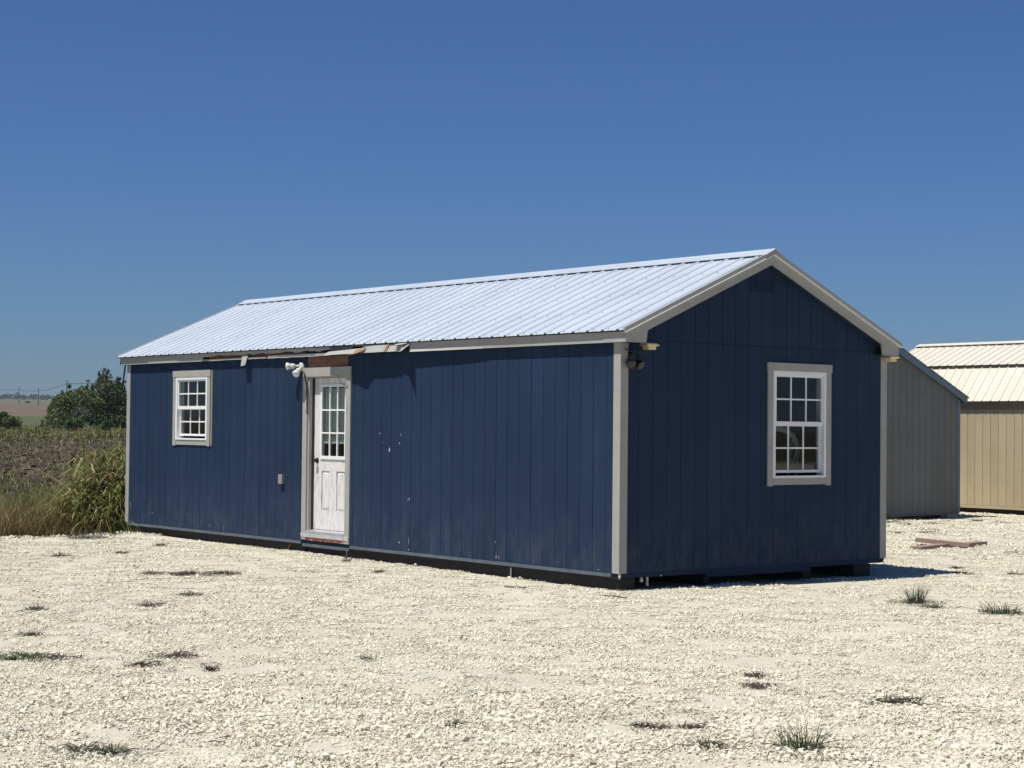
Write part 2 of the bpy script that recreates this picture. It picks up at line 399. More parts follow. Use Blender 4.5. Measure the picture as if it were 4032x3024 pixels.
for side in (0, 1):
    x = X0; i = 0
    while x < X1-.05:
        xe = min(x+.9144, X1)
        pr = [p for p in rib_profile(x, x+.9144) if p[0] < xe-.001] + [(xe, 0)]
        th = .002; n = len(pr); over = R.uniform(-.006, .006)
        bb = MB(lambda a, s, h: slope_pt(a, s, h, side))
        lift = .0006*(i % 2)
        vs = []
        for s_ in (over, SL-.012): vs += [(p, s_, h+lift) for p, h in pr] + [(p, s_, h-th+lift) for p, h in pr]
        fs = [(j, j+1, 2*n+j+1, 2*n+j) for j in range(n-1)] + [(n+j, 3*n+j, 3*n+j+1, n+j+1) for j in range(n-1)]
        fs += [(j, n+j, n+j+1, j+1) for j in range(n-1)] + [(2*n+j, 2*n+j+1, 3*n+j+1, 3*n+j) for j in range(n-1)]
        bb.add(vs, fs); pan = bb.build('roof_sheet', 'roof_metal', shed)
        if side == 0:
            sc = MB(lambda a, s, h: slope_pt(a, s, h, 0)); xr = x+.075
            while xr < xe-.02:
                for s_ in (.05, .62, 1.2, 1.78, SL-.2):
                    px_, ps_ = xr+R.uniform(-.006, .006), s_+R.uniform(-.01, .01)
                    sc.box(px_-.007, px_+.007, ps_-.006, ps_+.006, .0005, .006)
                xr += .2286
            sc.build('screw_heads', 'screw', pan, kind='stuff')
        x = xe; i += 1
cosA = 1/math.sqrt(1+PITCHR**2)
cap = MB()
x = X0; pieces = [X0, X0+3.1, X0+6.2, X0+9.3, X1+.004]
for a, c in zip(pieces, pieces[1:]):
    cp = MB(); dz = R.uniform(0, .002)
    hw = .15; top = ZR+.040+dz
    prof = [(W/2-hw, top-.012-hw*PITCHR), (W/2-.03, top-.006-.03*PITCHR), (W/2, top), (W/2+.03, top-.006-.03*PITCHR), (W/2+hw, top-.012-hw*PITCHR)]
    poly = prof + [(y, z-.004) for y, z in prof[::-1]]
    cp.prism([(a+.002, y, z) for y, z in poly], None, (c-a+.02, 0, .0))
    cp.build('ridge_cap', 'roof_metal', shed)
# rake boards (both gables), metal rake trim, soffits, eave returns
for gx, sgn in ((0, 1), (-L, -1)):
    xo = gx + sgn*OX
    for side in (0, 1):
        Y = (lambda y: y) if side == 0 else (lambda y: W-y)
        y0, y1 = -.07, W/2
        topz = lambda y: roofz(y) - .015
        botz = lambda y: roofz(y) - .136
        rk = MB(); rk.prism([(xo-sgn*.022, Y(y0), topz(y0)), (xo-sgn*.022, Y(y1), topz(y1)), (xo-sgn*.022, Y(y1), botz(y1)), (xo-sgn*.022, Y(.235), botz(.235)),
                             (xo-sgn*.022, Y(.215), 2.366), (xo-sgn*.022, Y(y0), 2.366)], None, (sgn*.022, 0, 0))
        rk.build('rake_board', 'clay', shed)
        tr_ = MB()                                               # folded metal along the roof edge
        fz = lambda y, h: roofz(y) + h
        tr_.prism([(xo+sgn*.004, Y(-OYM), fz(-OYM, .026)), (xo+sgn*.004, Y(W/2), fz(W/2, .026)), (xo+sgn*.004, Y(W/2), fz(W/2, -.022)), (xo+sgn*.004, Y(-OYM+.01), fz(-OYM+.01, -.022))], None, (sgn*.022, 0, 0))
        tr_.build('rake_trim', 'clay', shed)
        lip = MB(); lip.prism([(xo+sgn*.003, Y(-OYM+.01), fz(-OYM+.01, -.0225)), (xo+sgn*.003, Y(W/2), fz(W/2, -.0225)), (xo+sgn*.003, Y(W/2), fz(W/2, -.030)), (xo+sgn*.003, Y(-OYM+.015), fz(-OYM+.015, -.030))], None, (sgn*.034, 0, 0))
        lip.build('rake_trim_lip', 'white_vinyl', shed)
        sf = MB(); sf.prism([(gx+sgn*.014, Y(.05), botz(.05)+.02), (gx+sgn*.014, Y(W/2), botz(W/2)+.02), (gx+sgn*.014, Y(W/2), botz(W/2)+.034), (gx+sgn*.014, Y(.05), botz(.05)+.034)], None, (sgn*(OX-.038), 0, 0))
        sf.build('soffit', 'navy_plain', shed)
        rt_ = MB(); rt_.box(min(gx+sgn*.014, xo-sgn*.024), max(gx+sgn*.014, xo-sgn*.024), min(Y(.0), Y(.21)), max(Y(.0), Y(.21)), 2.370, 2.384)
        rt_.build('eave_return', 'navy_plain', shed)
# eave fascia: back eave whole; front eave torn
bf = MB(); bf.box(-L-OX+.024, OX-.024, W+.047, W+.07, 2.368, 2.47); bf.build('fascia_board', 'clay', shed)
FA = []
def fascia(x0, x1, z0, z1, y0=-.07, y1=-.047, mat='clay', ragged=None, name='fascia_board', **kw):
    n = max(2, int((x1-x0)/.09)); top = []; bot = []
    for i in range(n+1):
        x = x0+(x1-x0)*i/n
        top.append((x, y0, z1)); bot.append((x, y0, z0 + (R.uniform(-ragged, ragged) if ragged else 0)))
    b_ = MB()
    for i in range(n): b_.prism([bot[i], bot[i+1], top[i+1], top[i]], None, (0, y1-y0, 0))
    return b_.build(name, mat, shed, **kw)
fascia(-L-OX+.0, -8.62, 2.366, 2.472)
fascia(-8.62, -5.36, 2.432, 2.472, ragged=.011)
fascia(-8.60, -6.9, 2.366, 2.388, y0=-.065, y1=-.042, ragged=.003)
fascia(-6.86, -5.36, 2.364, 2.402, y0=-.067, y1=-.043, ragged=.004)
fascia(-5.36, -4.86, 2.424, 2.468, y0=-.055, y1=-.037, mat='drip', ragged=.008)
fascia(-4.60, -3.62, 2.448, 2.472, y0=-.075, y1=-.055, ragged=.006)
fascia(-3.62, OX-.024, 2.366, 2.472)
def hang(pts_top, pts_bot, thick, mat, name='broken_fascia_piece', label=None):
    b_ = MB(lambda x, y, z: (x, y*1.3-.01, z))
    for i in range(len(pts_top)-1):
        b_.prism([pts_bot[i], pts_bot[i+1], pts_top[i+1], pts_top[i]], None, (0, thick, .004))
    o = b_.build(name, mat, shed)
    if label: o['label'] = label
    return o
hang([(-5.36, -.055, 2.412), (-5.0, -.07, 2.420), (-4.62, -.075, 2.432), (-4.44, -.06, 2.448)], [(-5.40, -.10, 2.366), (-5.0, -.122, 2.366), (-4.66, -.130, 2.366), (-4.50, -.10, 2.392)], .02, 'clay', label='bent pale fascia piece hanging over the door')
hang([(-4.50, -.07, 2.452), (-4.25, -.07, 2.462), (-4.02, -.065, 2.470)], [(-4.56, -.105, 2.372), (-4.25, -.108, 2.372), (-4.04, -.10, 2.376)], .02, 'clay')
hang([(-4.78, -.085, 2.398), (-4.60, -.10, 2.418), (-4.46, -.075, 2.442)], [(-4.80, -.125, 2.352), (-4.60, -.145, 2.360), (-4.46, -.115, 2.400)], .012, 'raw_wood', 'splintered_wood')
hang([(-4.035, -.07, 2.470), (-3.99, -.075, 2.468)], [(-4.05, -.112, 2.372), (-4.0, -.105, 2.374)], .016, 'raw_wood', 'splintered_wood')
hang([(-3.99, -.062, 2.462), (-3.86, -.062, 2.455)], [(-4.0, -.10, 2.372), (-3.84, -.10, 2.372)], .02, 'clay')
hang([(-3.86, -.06, 2.452), (-3.72, -.07, 2.446), (-3.60, -.06, 2.455)], [(-3.88, -.085, 2.376), (-3.72, -.10, 2.370), (-3.58, -.178, 2.360)], .014, 'clay')
hang([(-3.84, -.075, 2.462), (-3.62, -.075, 2.468)], [(-3.82, -.115, 2.448), (-3.63, -.125, 2.452)], .012, 'white_vinyl', 'torn_metal_edge')
hang([(-3.60, -.046, 2.398), (-3.0, -.046, 2.392), (-2.2, -.046, 2.384)], [(-3.60, -.066, 2.363), (-3.0, -.060, 2.363), (-2.2, -.05, 2.364)], .006, 'clay', 'twisted_fascia_edge')
hang([(-7.52, -.048, 2.41), (-7.36, -.048, 2.42)], [(-7.49, -.075, 2.272), (-7.37, -.078, 2.285)], .006, 'clay', 'torn_trim_tab', 'small torn trim flap hanging below the eave')
hang([(-8.5, -.012, 2.43), (-8.2, -.012, 2.436), (-7.8, -.012, 2.43), (-6.0, -.012, 2.43)], [(-8.5, -.012, 2.388), (-8.2, -.012, 2.388), (-7.8, -.012, 2.388), (-6.0, -.012, 2.40)], .005, 'old_wood', 'exposed_eave_wood')
dr = MB(); dr.prism([(-L-OX, -.08, 2.474), (-5.0, -.08, 2.474), (-5.0, -.047, 2.478), (-L-OX, -.047, 2.478)], None, (0, 0, .0035)); dr.build('drip_edge', 'drip', shed)
# bare header above the door where the siding is gone
hb = MB(wallA); hb.box(-5.945, -5.50, 2.232, 2.36, 0, .010); hb.build('header_board', 'old_wood', shed, label='bare brown header wood with a magenta smear above door')
hb = MB(wallA); hb.box(-5.494, -5.02, 2.230, 2.36, 0, .009); hb.build('header_board', 'old_wood', shed, label='bare brown header wood with a magenta smear above door')
# corner boards
for x0, x1, y0, y1, z0 in ((-.09, .018, -.018, 0, 0), (0, .018, .0005, .088, 0), (-L-.018, -L+.088, -.018, 0, 0), (0, .018, W-.088, W-.0005, .0), (-.09, .018, W, W+.018, 0)):
    cb = MB(); cb.box(x0, x1, y0, y1, z0, 2.364); cb.build('corner_board', 'clay', shed)
cb = MB(); cb.box(-L-.018, -L, .0005, .088, 0, 2.364); cb.build('corner_board', 'clay', shed)
# metal drip strip and rim under the siding
cuts = [-L+.03, -8.9, -6.05, -4.93, -2.4, -.10]
for i, (a, c) in enumerate(zip(cuts, cuts[1:])):
    if i == 2: 
        d_ = MB(wallA); d_.box(a+.02, c-.02, -.072, -.034, -.012, .012); d_.build('drip_strip', 'drip', shed); continue
    d_ = MB(wallA); d_.prism([(a+.004, -.040, .024), (a+.004, -.004, .020), (a+.004, -.004, .0015), (a+.004, -.040, .0015)], None, (c-a-.008, 0, 0)); d_.build('drip_strip', 'drip', shed)
rm = MB(wallA); rm.box(-L+.02, -.02, -.058, -.031, -.06, -.004); rm.build('rim_board', 'skid', shed)
for y0, y1, z0, w in ((.02, 1.24, -.05, .012), (1.24, 2.88, -.092, .010), (2.88, W-.02, -.05, .012)):
    rg = MB(gable); rg.box(y0+.002, y1-.002, z0, -.003, -.03, w); rg.build('rim_board', 'navy_plain', shed)
# skids in lengths
for (y0, y1) in ((.055, .25), (1.26, 1.34), (2.82, 2.96), (3.70, 3.99)):
    xs_ = [-L+.28, -8.6, -6.02, -4.75, -2.95, -1.35, -.03] if y0 < .1 else [-L+.28, -.04]
    for a, c in zip(xs_, xs_[1:]):
        sk = MB(); yy = R.uniform(-.012, .008) if y0 < .1 else 0; g_ = R.choice((.006, .02)) if y0 < .1 else 0
        sk.box(a, c-g_, y0+yy, y1, -.30, -.0605 + (0 if y0 < .1 else -.0)); sk.build('skid', 'skid', shed)
# stakes, pvc stubs
for px, w in ((2012, .018), (1365, .01)):
    p = ony(px, 2235, .038); st = MB(); st.box(p.x-w/2, p.x+w/2, .034, .040, -.19, -.062); st.build('stake', 'pvc', shed)
for px, z0, r_ in ((2525, -.10, .014), (2548, -.145, .013)):
    p = onx(px, 2285, -.06); pv = MB(); pv.tube([(p.x, p.y, -.05), (p.x, p.y, z0)], r_, 10); pv.tube([(p.x, p.y, z0+.03), (p.x, p.y, z0-.005)], r_*1.35, 10); pv.build('drain_pipe', 'pvc', shed)
p = onx(2446, 2270, .012); pv = MB(); pv.tube([(.006, .004, -.002), (.008, .0, -.03), (.004, .002, -.055)], [.012, .014, .006], 8); pv.build('foam_drip', 'cream_lamp', shed)
p = onx(2606, 2266, .03); pv = MB(); pv.lathe((.0, p.y, p.z), (1, 0, 0), [(0.012, .008), (.022, .009), (.026, .004)], 10); pv.build('bolt', 'lamp_grey', shed)
st = MB(); p = ony(1144, 2145, .03); st.tube([(p.x-.06, .03, p.z-.05), (p.x, .025, p.z), (p.x+.04, .03, p.z+.05)], .006, 6); st.build('orange_wire', simple('orange_wire', (.5, .09, .02), .5), shed)

# ------------------------------------------------------------------ windows
def trim_board(fn, rect, w0, w1, parent, mat='clay', name='casing_board', **kw):
    return MB(fn).box(rect[0], rect[1], rect[2], rect[3], w0, w1).build(name, mat, parent, **kw)
def sash(fn, parent, u0, u1, v0, v1, w, rail, bot, name='sash'):
    s_ = MB(fn)
    s_.box(u0, u0+rail, v0, v1, w-.035, w); s_.box(u1-rail, u1, v0, v1, w-.035, w)
    s_.box(u0+rail, u1-rail, v1-rail, v1, w-.035, w-.0005); s_.box(u0+rail, u1-rail, v0, v0+bot, w-.035, w-.0005)
    so = s_.build(name, 'white_vinyl', parent)
    a0, a1, b0, b1 = u0+rail, u1-rail, v0+bot, v1-rail
    cw, rh = (a1-a0)/3, (b1-b0)/2
    for i in range(3):
        for j in range(2):
            MB(fn).box(a0+i*cw+.001, a0+(i+1)*cw-.001, b0+j*rh+.001, b0+(j+1)*rh-.001, w-.020, w-.016).build('pane', 'glass', so)
    for i in (1, 2): MB(fn).box(a0+i*cw-.009, a0+i*cw+.009, b0, b1, w-.024, w-.011).build('glazing_bar', 'white_vinyl', so)
    MB(fn).box(a0, a1, b0+rh-.009, b0+rh+.009, w-.0235, w-.0105).build('glazing_bar', 'white_vinyl', so)
    return so
def window(fn, hole, label, side, top, bot, extra):
    wf = MB(fn); u0, u1, v0, v1 = hole
    fr = .038
    wf.box(u0, u0+fr, v0, v1, -.085, .030); wf.box(u1-fr, u1, v0, v1, -.085, .030)
    wf.box(u0+fr, u1-fr, v1-fr, v1, -.085, .0295); wf.box(u0+fr, u1-fr, v0, v0+.022, -.085, .036)
    win = wf.build('window', 'white_vinyl', shed, label=label)
    mid = (v0+v1)/2-.012
    sash(fn, win, u0+fr, u1-fr, mid, v1-fr, .016, .026, .045)
    sash(fn, win, u0+fr, u1-fr, v0+.055, mid+.02, -.022, .026, .030)
    trim_board(fn, (u0-side-.008, u1+side+.008, v1, v1+top), .0125, .036, win)
    trim_board(fn, (u0-side, u0-.001, v0-bot, v1-.001), .0125, .030, win)
    trim_board(fn, (u1+.001, u1+side, v0-bot, v1-.001), .0125, .030, win)
    trim_board(fn, (u0, u1, v0-bot+.012, v0-.001), .0125, .026, win)
    return win
win1 = window(wallA, WIN, 'small white sash window on the sunlit long wall', .085, .09, .085, None)
window(gable, GW, 'white sash window in the shaded gable', .085, .09, .09, None)
rw = MB(wallA); rw.box(-8.452, -8.425, 1.20, 2.235, .0125, .020); rw.build('raw_edge_strip', 'raw_wood', win1, label='split raw wood strip beside window')
rw = MB(wallA); rw.box(-8.423, -8.408, 1.18, 2.24, .0125, .026); rw.build('casing_board', 'clay', win1)
# clutter behind the gable window
def ribbon(pts, wdt, name, mat, parent, nrm=Vector((0, 0, 1))):
    b_ = MB(); pts = [Vector(p) for p in pts]; vs = []
    for i, p in enumerate(pts):
        d = (pts[min(i+1, len(pts)-1)]-pts[max(i-1, 0)]).normalized(); s_ = d.cross(Vector((1, 0, 0))).normalized()*wdt/2
        vs += [p-s_, p+s_, p+s_+Vector((.004, 0, 0)), p-s_+Vector((.004, 0, 0))]
    fs = []
    for i in range(len(pts)-1):
        for j in range(4): fs.append((i*4+j, i*4+(j+1) % 4, i*4+4+(j+1) % 4, i*4+4+j))
    b_.add([tuple(v) for v in vs], fs); return b_.build(name, mat, parent)
pl = thing('plastic_sheeting', 'loops of clear plastic strip standing inside behind the gable window', 'plastic', (-.45, 2.7, 0))
def arc(cy, cz, r, a0, a1, x): return [(x+.1*math.sin(a*2), cy+r*math.cos(a), cz+r*1.3*math.sin(a)) for a in [a0+(a1-a0)*i/14 for i in range(15)]]
ribbon(arc(2.75, 1.05, .36, 0, math.pi, -.42), .05, 'strip', 'plastic', pl)
ribbon(arc(2.70, 1.10, .30, -.6, 2.2, -.36), .035, 'strip', 'plastic', pl)
ribbon([(-.40, 2.96, 1.02), (-.40, 3.0, 1.2), (-.42, 3.10, 1.45)], .05, 'strip', 'plastic', pl)
ribbon([(-.38, 3.1, .95), (-.38, 2.96, 1.2), (-.38, 2.95, 1.5)], .04, 'strip', 'plastic', pl)
ribbon([(-.40, 2.50, 1.5), (-.40, 2.42, 1.2), (-.40, 2.5, .9)], .07, 'strip', 'plastic', pl)
ribbon([(-.42, 2.35, .0), (-.42, 2.36, .5), (-.42, 2.39, 1.05)], .03, 'strip', 'plastic', pl)
pp = thing('white_post', 'white upright post standing inside behind the gable window', 'post', (-.25, 2.46, 0))
q = MB(); q.tube([(-.3, 2.42, -.004), (-.3, 2.42, 2.02)], .035, 14); q.build('shaft', 'pvc', pp)
q = MB(); q.tube([(-.3, 2.42, 2.021), (-.3, 2.42, 2.05)], [.037, .02], 14); q.build('cap', 'lamp_white', pp)

# ------------------------------------------------------------------ door
dr_ = MB(wallA); u0, u1, v0, v1 = -5.892, -5.06, .155, 2.088; wF = -.066
lu0, lu1, lv0, lv1 = -5.715, -5.165, 1.085, 1.985
pan = [(-5.715, -5.53, .40, .905), (-5.37, -5.18, .40, .905)]
for r in rect_minus((u0, u1, v0, v1), [(lu0, lu1, lv0, lv1)]+pan): dr_.box(*r, wF-.040, wF)
door = dr_.build('door', 'white_door', shed, label='dirty white half-glazed door with two lower panels')
for a0, a1, b0, b1 in pan:
    MB(wallA).box(a0+.001, a1-.001, b0+.001, b1-.001, wF-.03, wF-.016).build('panel_recess', 'white_door', door)
    q = MB(wallA); i1, i2 = .012, .034; z1, z2 = wF-.0155, wF-.003
    q.add([(a0+i1, b0+i1, z1), (a1-i1, b0+i1, z1), (a1-i1, b1-i1, z1), (a0+i1, b1-i1, z1), (a0+i2, b0+i2, z2), (a1-i2, b0+i2, z2), (a1-i2, b1-i2, z2), (a0+i2, b1-i2, z2)],
          [(3, 2, 1, 0), (4, 5, 6, 7), (0, 1, 5, 4), (1, 2, 6, 5), (2, 3, 7, 6), (3, 0, 4, 7)]); q.build('raised_panel', 'white_door', door)
lf = MB(wallA)
for r in rect_minus((lu0-.025, lu1+.025, lv0-.03, lv1+.022), [(lu0+.012, lu1-.012, lv0+.012, lv1-.012)]): lf.box(*r, wF+.0006, wF+.014)
lite = lf.build('lite_frame', 'white_vinyl', door)
a0, a1, b0, b1 = lu0+.012, lu1-.012, lv0+.012, lv1-.012
for i in range(3):
    for j in range(3):
        MB(wallA).box(a0+i*(a1-a0)/3+.001, a0+(i+1)*(a1-a0)/3-.001, b0+j*(b1-b0)/3+.001, b0+(j+1)*(b1-b0)/3-.001, wF-.012, wF-.008).build('pane', 'glass', lite)
for i in (1, 2):
    MB(wallA).box(a0+i*(a1-a0)/3-.010, a0+i*(a1-a0)/3+.010, b0, b1, wF-.007, wF+.010).build('glazing_bar', 'white_vinyl', lite)
    MB(wallA).box(a0, a1, b0+i*(b1-b0)/3-.010, b0+i*(b1-b0)/3+.010, wF-.0065, wF+.0105).build('glazing_bar', 'white_vinyl', lite)
bl = MB(wallA); z = 1.955
while z > 1.30:
    bl.add([(lu0+.02, z, wF-.026), (lu1-.02, z, wF-.026), (lu1-.02, z-.017, wF-.036), (lu0+.02, z-.017, wF-.036), (lu0+.02, z-.002, wF-.027), (lu1-.02, z-.002, wF-.027), (lu1-.02, z-.019, wF-.037), (lu0+.02, z-.019, wF-.037)],
           [(0, 1, 2, 3), (7, 6, 5, 4), (0, 4, 5, 1), (3, 2, 6, 7), (0, 3, 7, 4), (1, 5, 6, 2)]); z -= .0215
bl.box(lu0+.02, lu1-.02, 1.255, 1.282, wF-.038, wF-.022); bl.build('blind', 'blind', door, kind='stuff', label='lowered slatted blind behind the door glass')
kn = MB(wallA)
def knob(b_, c, n=14):
    b_.tube([(c[0], c[1], wF+.0006), (c[0], c[1], wF+.010)], .034, n); b_.tube([(c[0], c[1], wF+.0101), (c[0], c[1], wF+.04)], .012, n)
    b_.tube([(c[0], c[1], wF+.036), (c[0], c[1], wF+.044), (c[0], c[1], wF+.06), (c[0], c[1], wF+.068)], [.016, .028, .030, .018], n)
knob(kn, (-5.815, 1.035)); kn.build('knob', 'black', door, smooth=False)
jb = MB(wallA); jb.box(-5.93, -5.897, .10, 2.12, -.11, .012); jb.box(-5.055, -5.035, .10, 2.12, -.11, .012); jb.box(-5.897, -5.055, 2.092, 2.12, -.11, .012)
jb.build('door_jamb', 'clay', door)
sp = MB(wallA); sp.box(-5.897, -5.893, .10, 2.09, -.105, -.03); sp.build('weather_strip', 'black', door)
for rct, w in (((-6.035, -5.932, .02, 2.105), .030), ((-5.033, -4.93, .012, 2.105), .030)):
    trim_board(wallA, rct, .0005, w, door)
trim_board(wallA, (-6.035, -4.93, 2.107, 2.222), .0125, .034, door)
th = MB(wallA); th.prism([(-5.93, .100, .038), (-5.93, .135, .032), (-5.93, .150, -.06), (-5.93, .100, -.06)], None, (.895, 0, 0)); th.build('threshold', 'aluminium', door)
sb = MB(wallA); sb.prism([(-6.03, .052, .034), (-6.03, .098, .046), (-6.03, .098, .001), (-6.03, .052, .001)], None, (1.095, 0, 0)); sb.build('sill_board', 'white_door', door)
sb = MB(wallA); sb.prism([(-6.04, .012, .024), (-6.04, .050, .030), (-6.04, .050, .001), (-6.04, .012, .001)], None, (1.10, 0, 0)); sb.build('sill_board', 'red_wood', door, label='peeling red-brown sill board under the door')
wr = MB(); p1 = ony(1000+1040/3.16, 1250+720/3.16, -.036); p2 = ony(1000+1165/3.16, 1250+855/3.16, -.036)
wr.tube([p1, (p1+p2)/2+Vector((0, -.02, -.035)), p2], .005, 6); wr.build('loose_wire', 'cable', door)
cb_ = MB(); pts = [(-5.99, -.05, 2.17), (-5.955, -.058, 2.13), (-5.925, -.05, 2.02), (-5.912, -.04, 1.85), (-5.905, -.04, 1.62)]
cb_.tube(pts, .011, 8); cb_.build('cable', 'cable', door)

# ------------------------------------------------------------------ things fixed to the shed
fl_ = thing('twin_floodlight', 'white twin-bulb floodlight on the wall left of the door', 'lamp', (-6.1, -.011, 2.25))
q = MB(); q.lathe((-6.085, -.0125, 2.245), (0, -1, 0), [(0, .055), (.02, .055), (.035, .03)], 16); q.build('base_plate', 'lamp_grey', fl_)
for d, c in (((-.62, -.78, -.05), (-6.105, -.045, 2.25)), ((.35, -.72, -.6), (-6.06, -.045, 2.235))):
    d = Vector(d).normalized(); c = Vector(c)
    q = MB(); q.tube([c, c+d*.05], .014, 10); q.build('arm', 'lamp_grey', fl_)
    q = MB(); q.lathe(c+d*.05, d, [(0, .022), (.02, .034), (.06, .036)], 14); hd = q.build('lamp_holder', 'lamp_grey', fl_)
    q = MB(); q.lathe(c+d*.105, d, [(0, .028), (.025, .043), (.05, .050), (.062, .046), (.070, .026), (.073, .004)], 16); q.build('bulb', 'lamp_white', fl_, smooth=True)
p = ony(1000+390/3.16, 1700+590/3.16, 0)
ob = thing('outlet_box', 'small grey outdoor outlet box on the long wall left of door', 'outlet', (p.x-.05, -.012, p.z))
q = MB(wallA); q.box(p.x-.085, p.x, p.z-.058, p.z+.06, .0125, .048); q.build('body', 'box_grey', ob)
q = MB(wallA); q.box(p.x-.089, p.x+.004, p.z-.06, p.z+.062, .0485, .056); q.build('cover', 'box_grey', ob)
for dz in (.026, -.026):
    q = MB(wallA); q.tube([(p.x-.042, p.z+dz, .0565), (p.x-.042, p.z+dz, .061)], .020, 10); q.build('socket_lid', 'box_grey', ob)
fb = thing('black_floodlight', 'black solar security light high on the shaded gable beside corner trim', 'lamp', (.012, .14, 2.2))
q = MB(gable); q.box(.08, .16, 2.17, 2.27, .0130, .035); q.build('base_plate', 'black', fb)
q = MB(); q.prism([(.03, .03, 2.30), (.03, .22, 2.262), (.03, .22, 2.252), (.03, .03, 2.29)], None, (.12, 0, -.02)); q.build('solar_panel', 'black', fb)
q = MB(); q.tube([(.06, .12, 2.285), (.06, .12, 2.22)], .012, 8); q.build('arm', 'black', fb)
for cy_, cz_ in ((.075, 2.17), (.185, 2.165)):
    q = MB(); q.lathe((.04, cy_, cz_), (.8, (cy_-.13)*3, -.5), [(0, .03), (.05, .05), (.065, .052), (.07, .045)], 14); hh = q.build('lamp_head', 'black', fb)
q = MB(); q.lathe((.05, .135, 2.13), (.6, 0, -.8), [(0, .02), (.03, .03), (.045, .022)], 12); q.build('motion_sensor', 'black', fb)
for yy, lab in ((.315, 'cream eave lamp under the shed roof return at the near corner'), (W-.0+.0, 'cream eave lamp under the shed roof return at the rear corner')):
    yy = yy if yy < 1 else 4.19
    cl = thing('eave_lamp', lab, 'lamp', (.085, yy, 2.366), 'cream lamps under the eave returns')
    q = MB(); q.box(.0135, .13, yy-.07, yy+.07, 2.352, 2.3655); q.build('mount', 'cream_lamp', cl)
    q = MB(); q.prism([(.0135, yy-.088, 2.338), (.0135, yy+.088, 2.338), (.03, yy+.075, 2.3515), (.03, yy-.075, 2.3515)], None, (.13, 0, 0)); q.build('hood', 'cream_lamp', cl)
    q = MB(); q.box(.03, .125, yy-.045, yy+.06, 2.300, 2.3375); q.build('lens', 'cream_lamp', cl)
vt = thing('gable_vent', 'dark louvred vent under the ridge of the navy gable', 'vent', (.014, 2.07, 2.98))
q = MB(gable)
for r in rect_minus((1.90, 2.26, 2.98, 3.15), [(1.915, 2.245, 2.995, 3.135)]): q.box(*r, .013, .022)
q.build('frame', 'navy_plain', vt)
for u in (2.02, 2.13): MB(gable).box(u-.006, u+.006, 2.996, 3.134, .013, .021).build('bar', 'navy_siding', vt)
for i in range(6):
    z = 3.0+i*.023; q = MB(gable); q.prism([(1.916, z, .013), (1.916, z+.004, .013), (1.916, z-.006, .02), (1.916, z-.010, .02)], None, (.328, 0, 0)); q.build('louvre', 'navy_plain', vt)
hc = MB(); e0 = Vector((-L-.10, -.01, 2.37)); hc.tube([e0, e0+Vector((-.03, .0, -.12)), e0+Vector((-.075, .0, -.28)), e0+Vector((-.10, .0, -.44))], .013, 8)
hc = hc.build('hanging_cable', 'cable', label='black cable dangling from the eave at the far end of the navy shed', category='cable')
# chipped paint on the long wall
def chip(px, py, w, h, mat='seam'):
    p = ony(px, py, -.0125); n = 7; vs = []
    for i in range(n):
        a = 2*math.pi*i/n; r = R.uniform(.3, 1.0); vs.append((p.x+w*r*math.cos(a), p.z+h*r*math.sin(a), .0122))
    MB(wallA).prism(vs, None, (0, 0, .0016)).build('paint_chip', mat, front)
for a in ((1496, 1706, .018, .014), (1579, 1712, .010, .025), (1506, 1742, .008, .012), (1574, 1745, .022, .022), (1533, 1775, .022, .045), (1611, 1965, .012, .03), (1605, 1968, .006, .02),
          (1609, 2130, .007, .075), (1609, 2165, .022, .016), (1954, 2192, .010, .03), (1964, 2197, .006, .025), (1951, 2135, .009, .012), (738, 2027, .008, .018), (600, 2020, .03, .010),
          (2357, 2244, .016, .010), (1573, 2135, .02, .02), (1187, 1822, .012, .012), (1187, 1840, .008, .010), (880, 2075, .008, .03), (878, 2085, .012, .015), (826, 2070, .006, .03)):
    chip(*a)

# ------------------------------------------------------------------ grey shed with blue trim
SX, SY, SZ = -8.93, 17.52, -.178
s2 = thing('grey_shed', 'grey shed with slate blue trim behind the navy shed', 'shed', (SX-2, SY-2.1, -.28))
W2 = 4.27; yA, yB = SY-W2, SY
EZ2, SLP2 = 2.20, .44
rz2 = lambda y: EZ2 + SLP2*min(y-yA+.12, yB-y+.12)
q = MB(); q.prism([(SX-.1, yA, SZ), (SX-.1, yB, SZ), (SX-.1, yB, rz2(yB)-.06), (SX-.1, (yA+yB)/2, rz2((yA+yB)/2)-.06), (SX-.1, yA, rz2(yA)-.06)], None, (.099, 0, 0))
gw2 = q.build('gable_wall', 'grey_siding', s2)
u = yB-.08; i = 0
while u > yA+.05:
    u2 = max(yA+.05, u-.2032)
    MB().box(SX, SX+.011, u2+.004, u-.004, SZ+.02, 2.205).build('siding_board', 'grey_siding', gw2)
    pts = [(SX, u2+.004, 2.213), (SX, u-.004, 2.213), (SX, u-.004, max(2.23, rz2(u-.004)-.06))]
    if u2 < (yA+yB)/2 < u: pts.append((SX, (yA+yB)/2, rz2((yA+yB)/2)-.06))
    pts.append((SX, u2+.004, max(2.23, rz2(u2+.004)-.06)))
    MB().prism(pts, None, (.012, 0, 0)).build('siding_board', 'grey_siding', gw2)
    u = u2
q = MB(); q.box(SX-6.1, SX-.1, yB-.09, yB, SZ, 2.27); q.box(SX-6.1, SX-.1, yA, yA+.09, SZ, 2.27); q.box(SX-6.2, SX-6.1, yA, yB, SZ, 2.27); q.build('wall', 'grey_siding', s2)
for a, c in ((yB-.078, yB+.018), (yA-.018, yA+.078)):
    q = MB(); q.box(SX+.001, SX+.02, a, c, SZ+.01, 2.15); q.build('corner_board', 'teal', s2)
q = MB(); q.box(SX-.09, SX+.0005, yB+.001, yB+.018, SZ+.01, 2.15); q.build('corner_board', 'teal', s2)
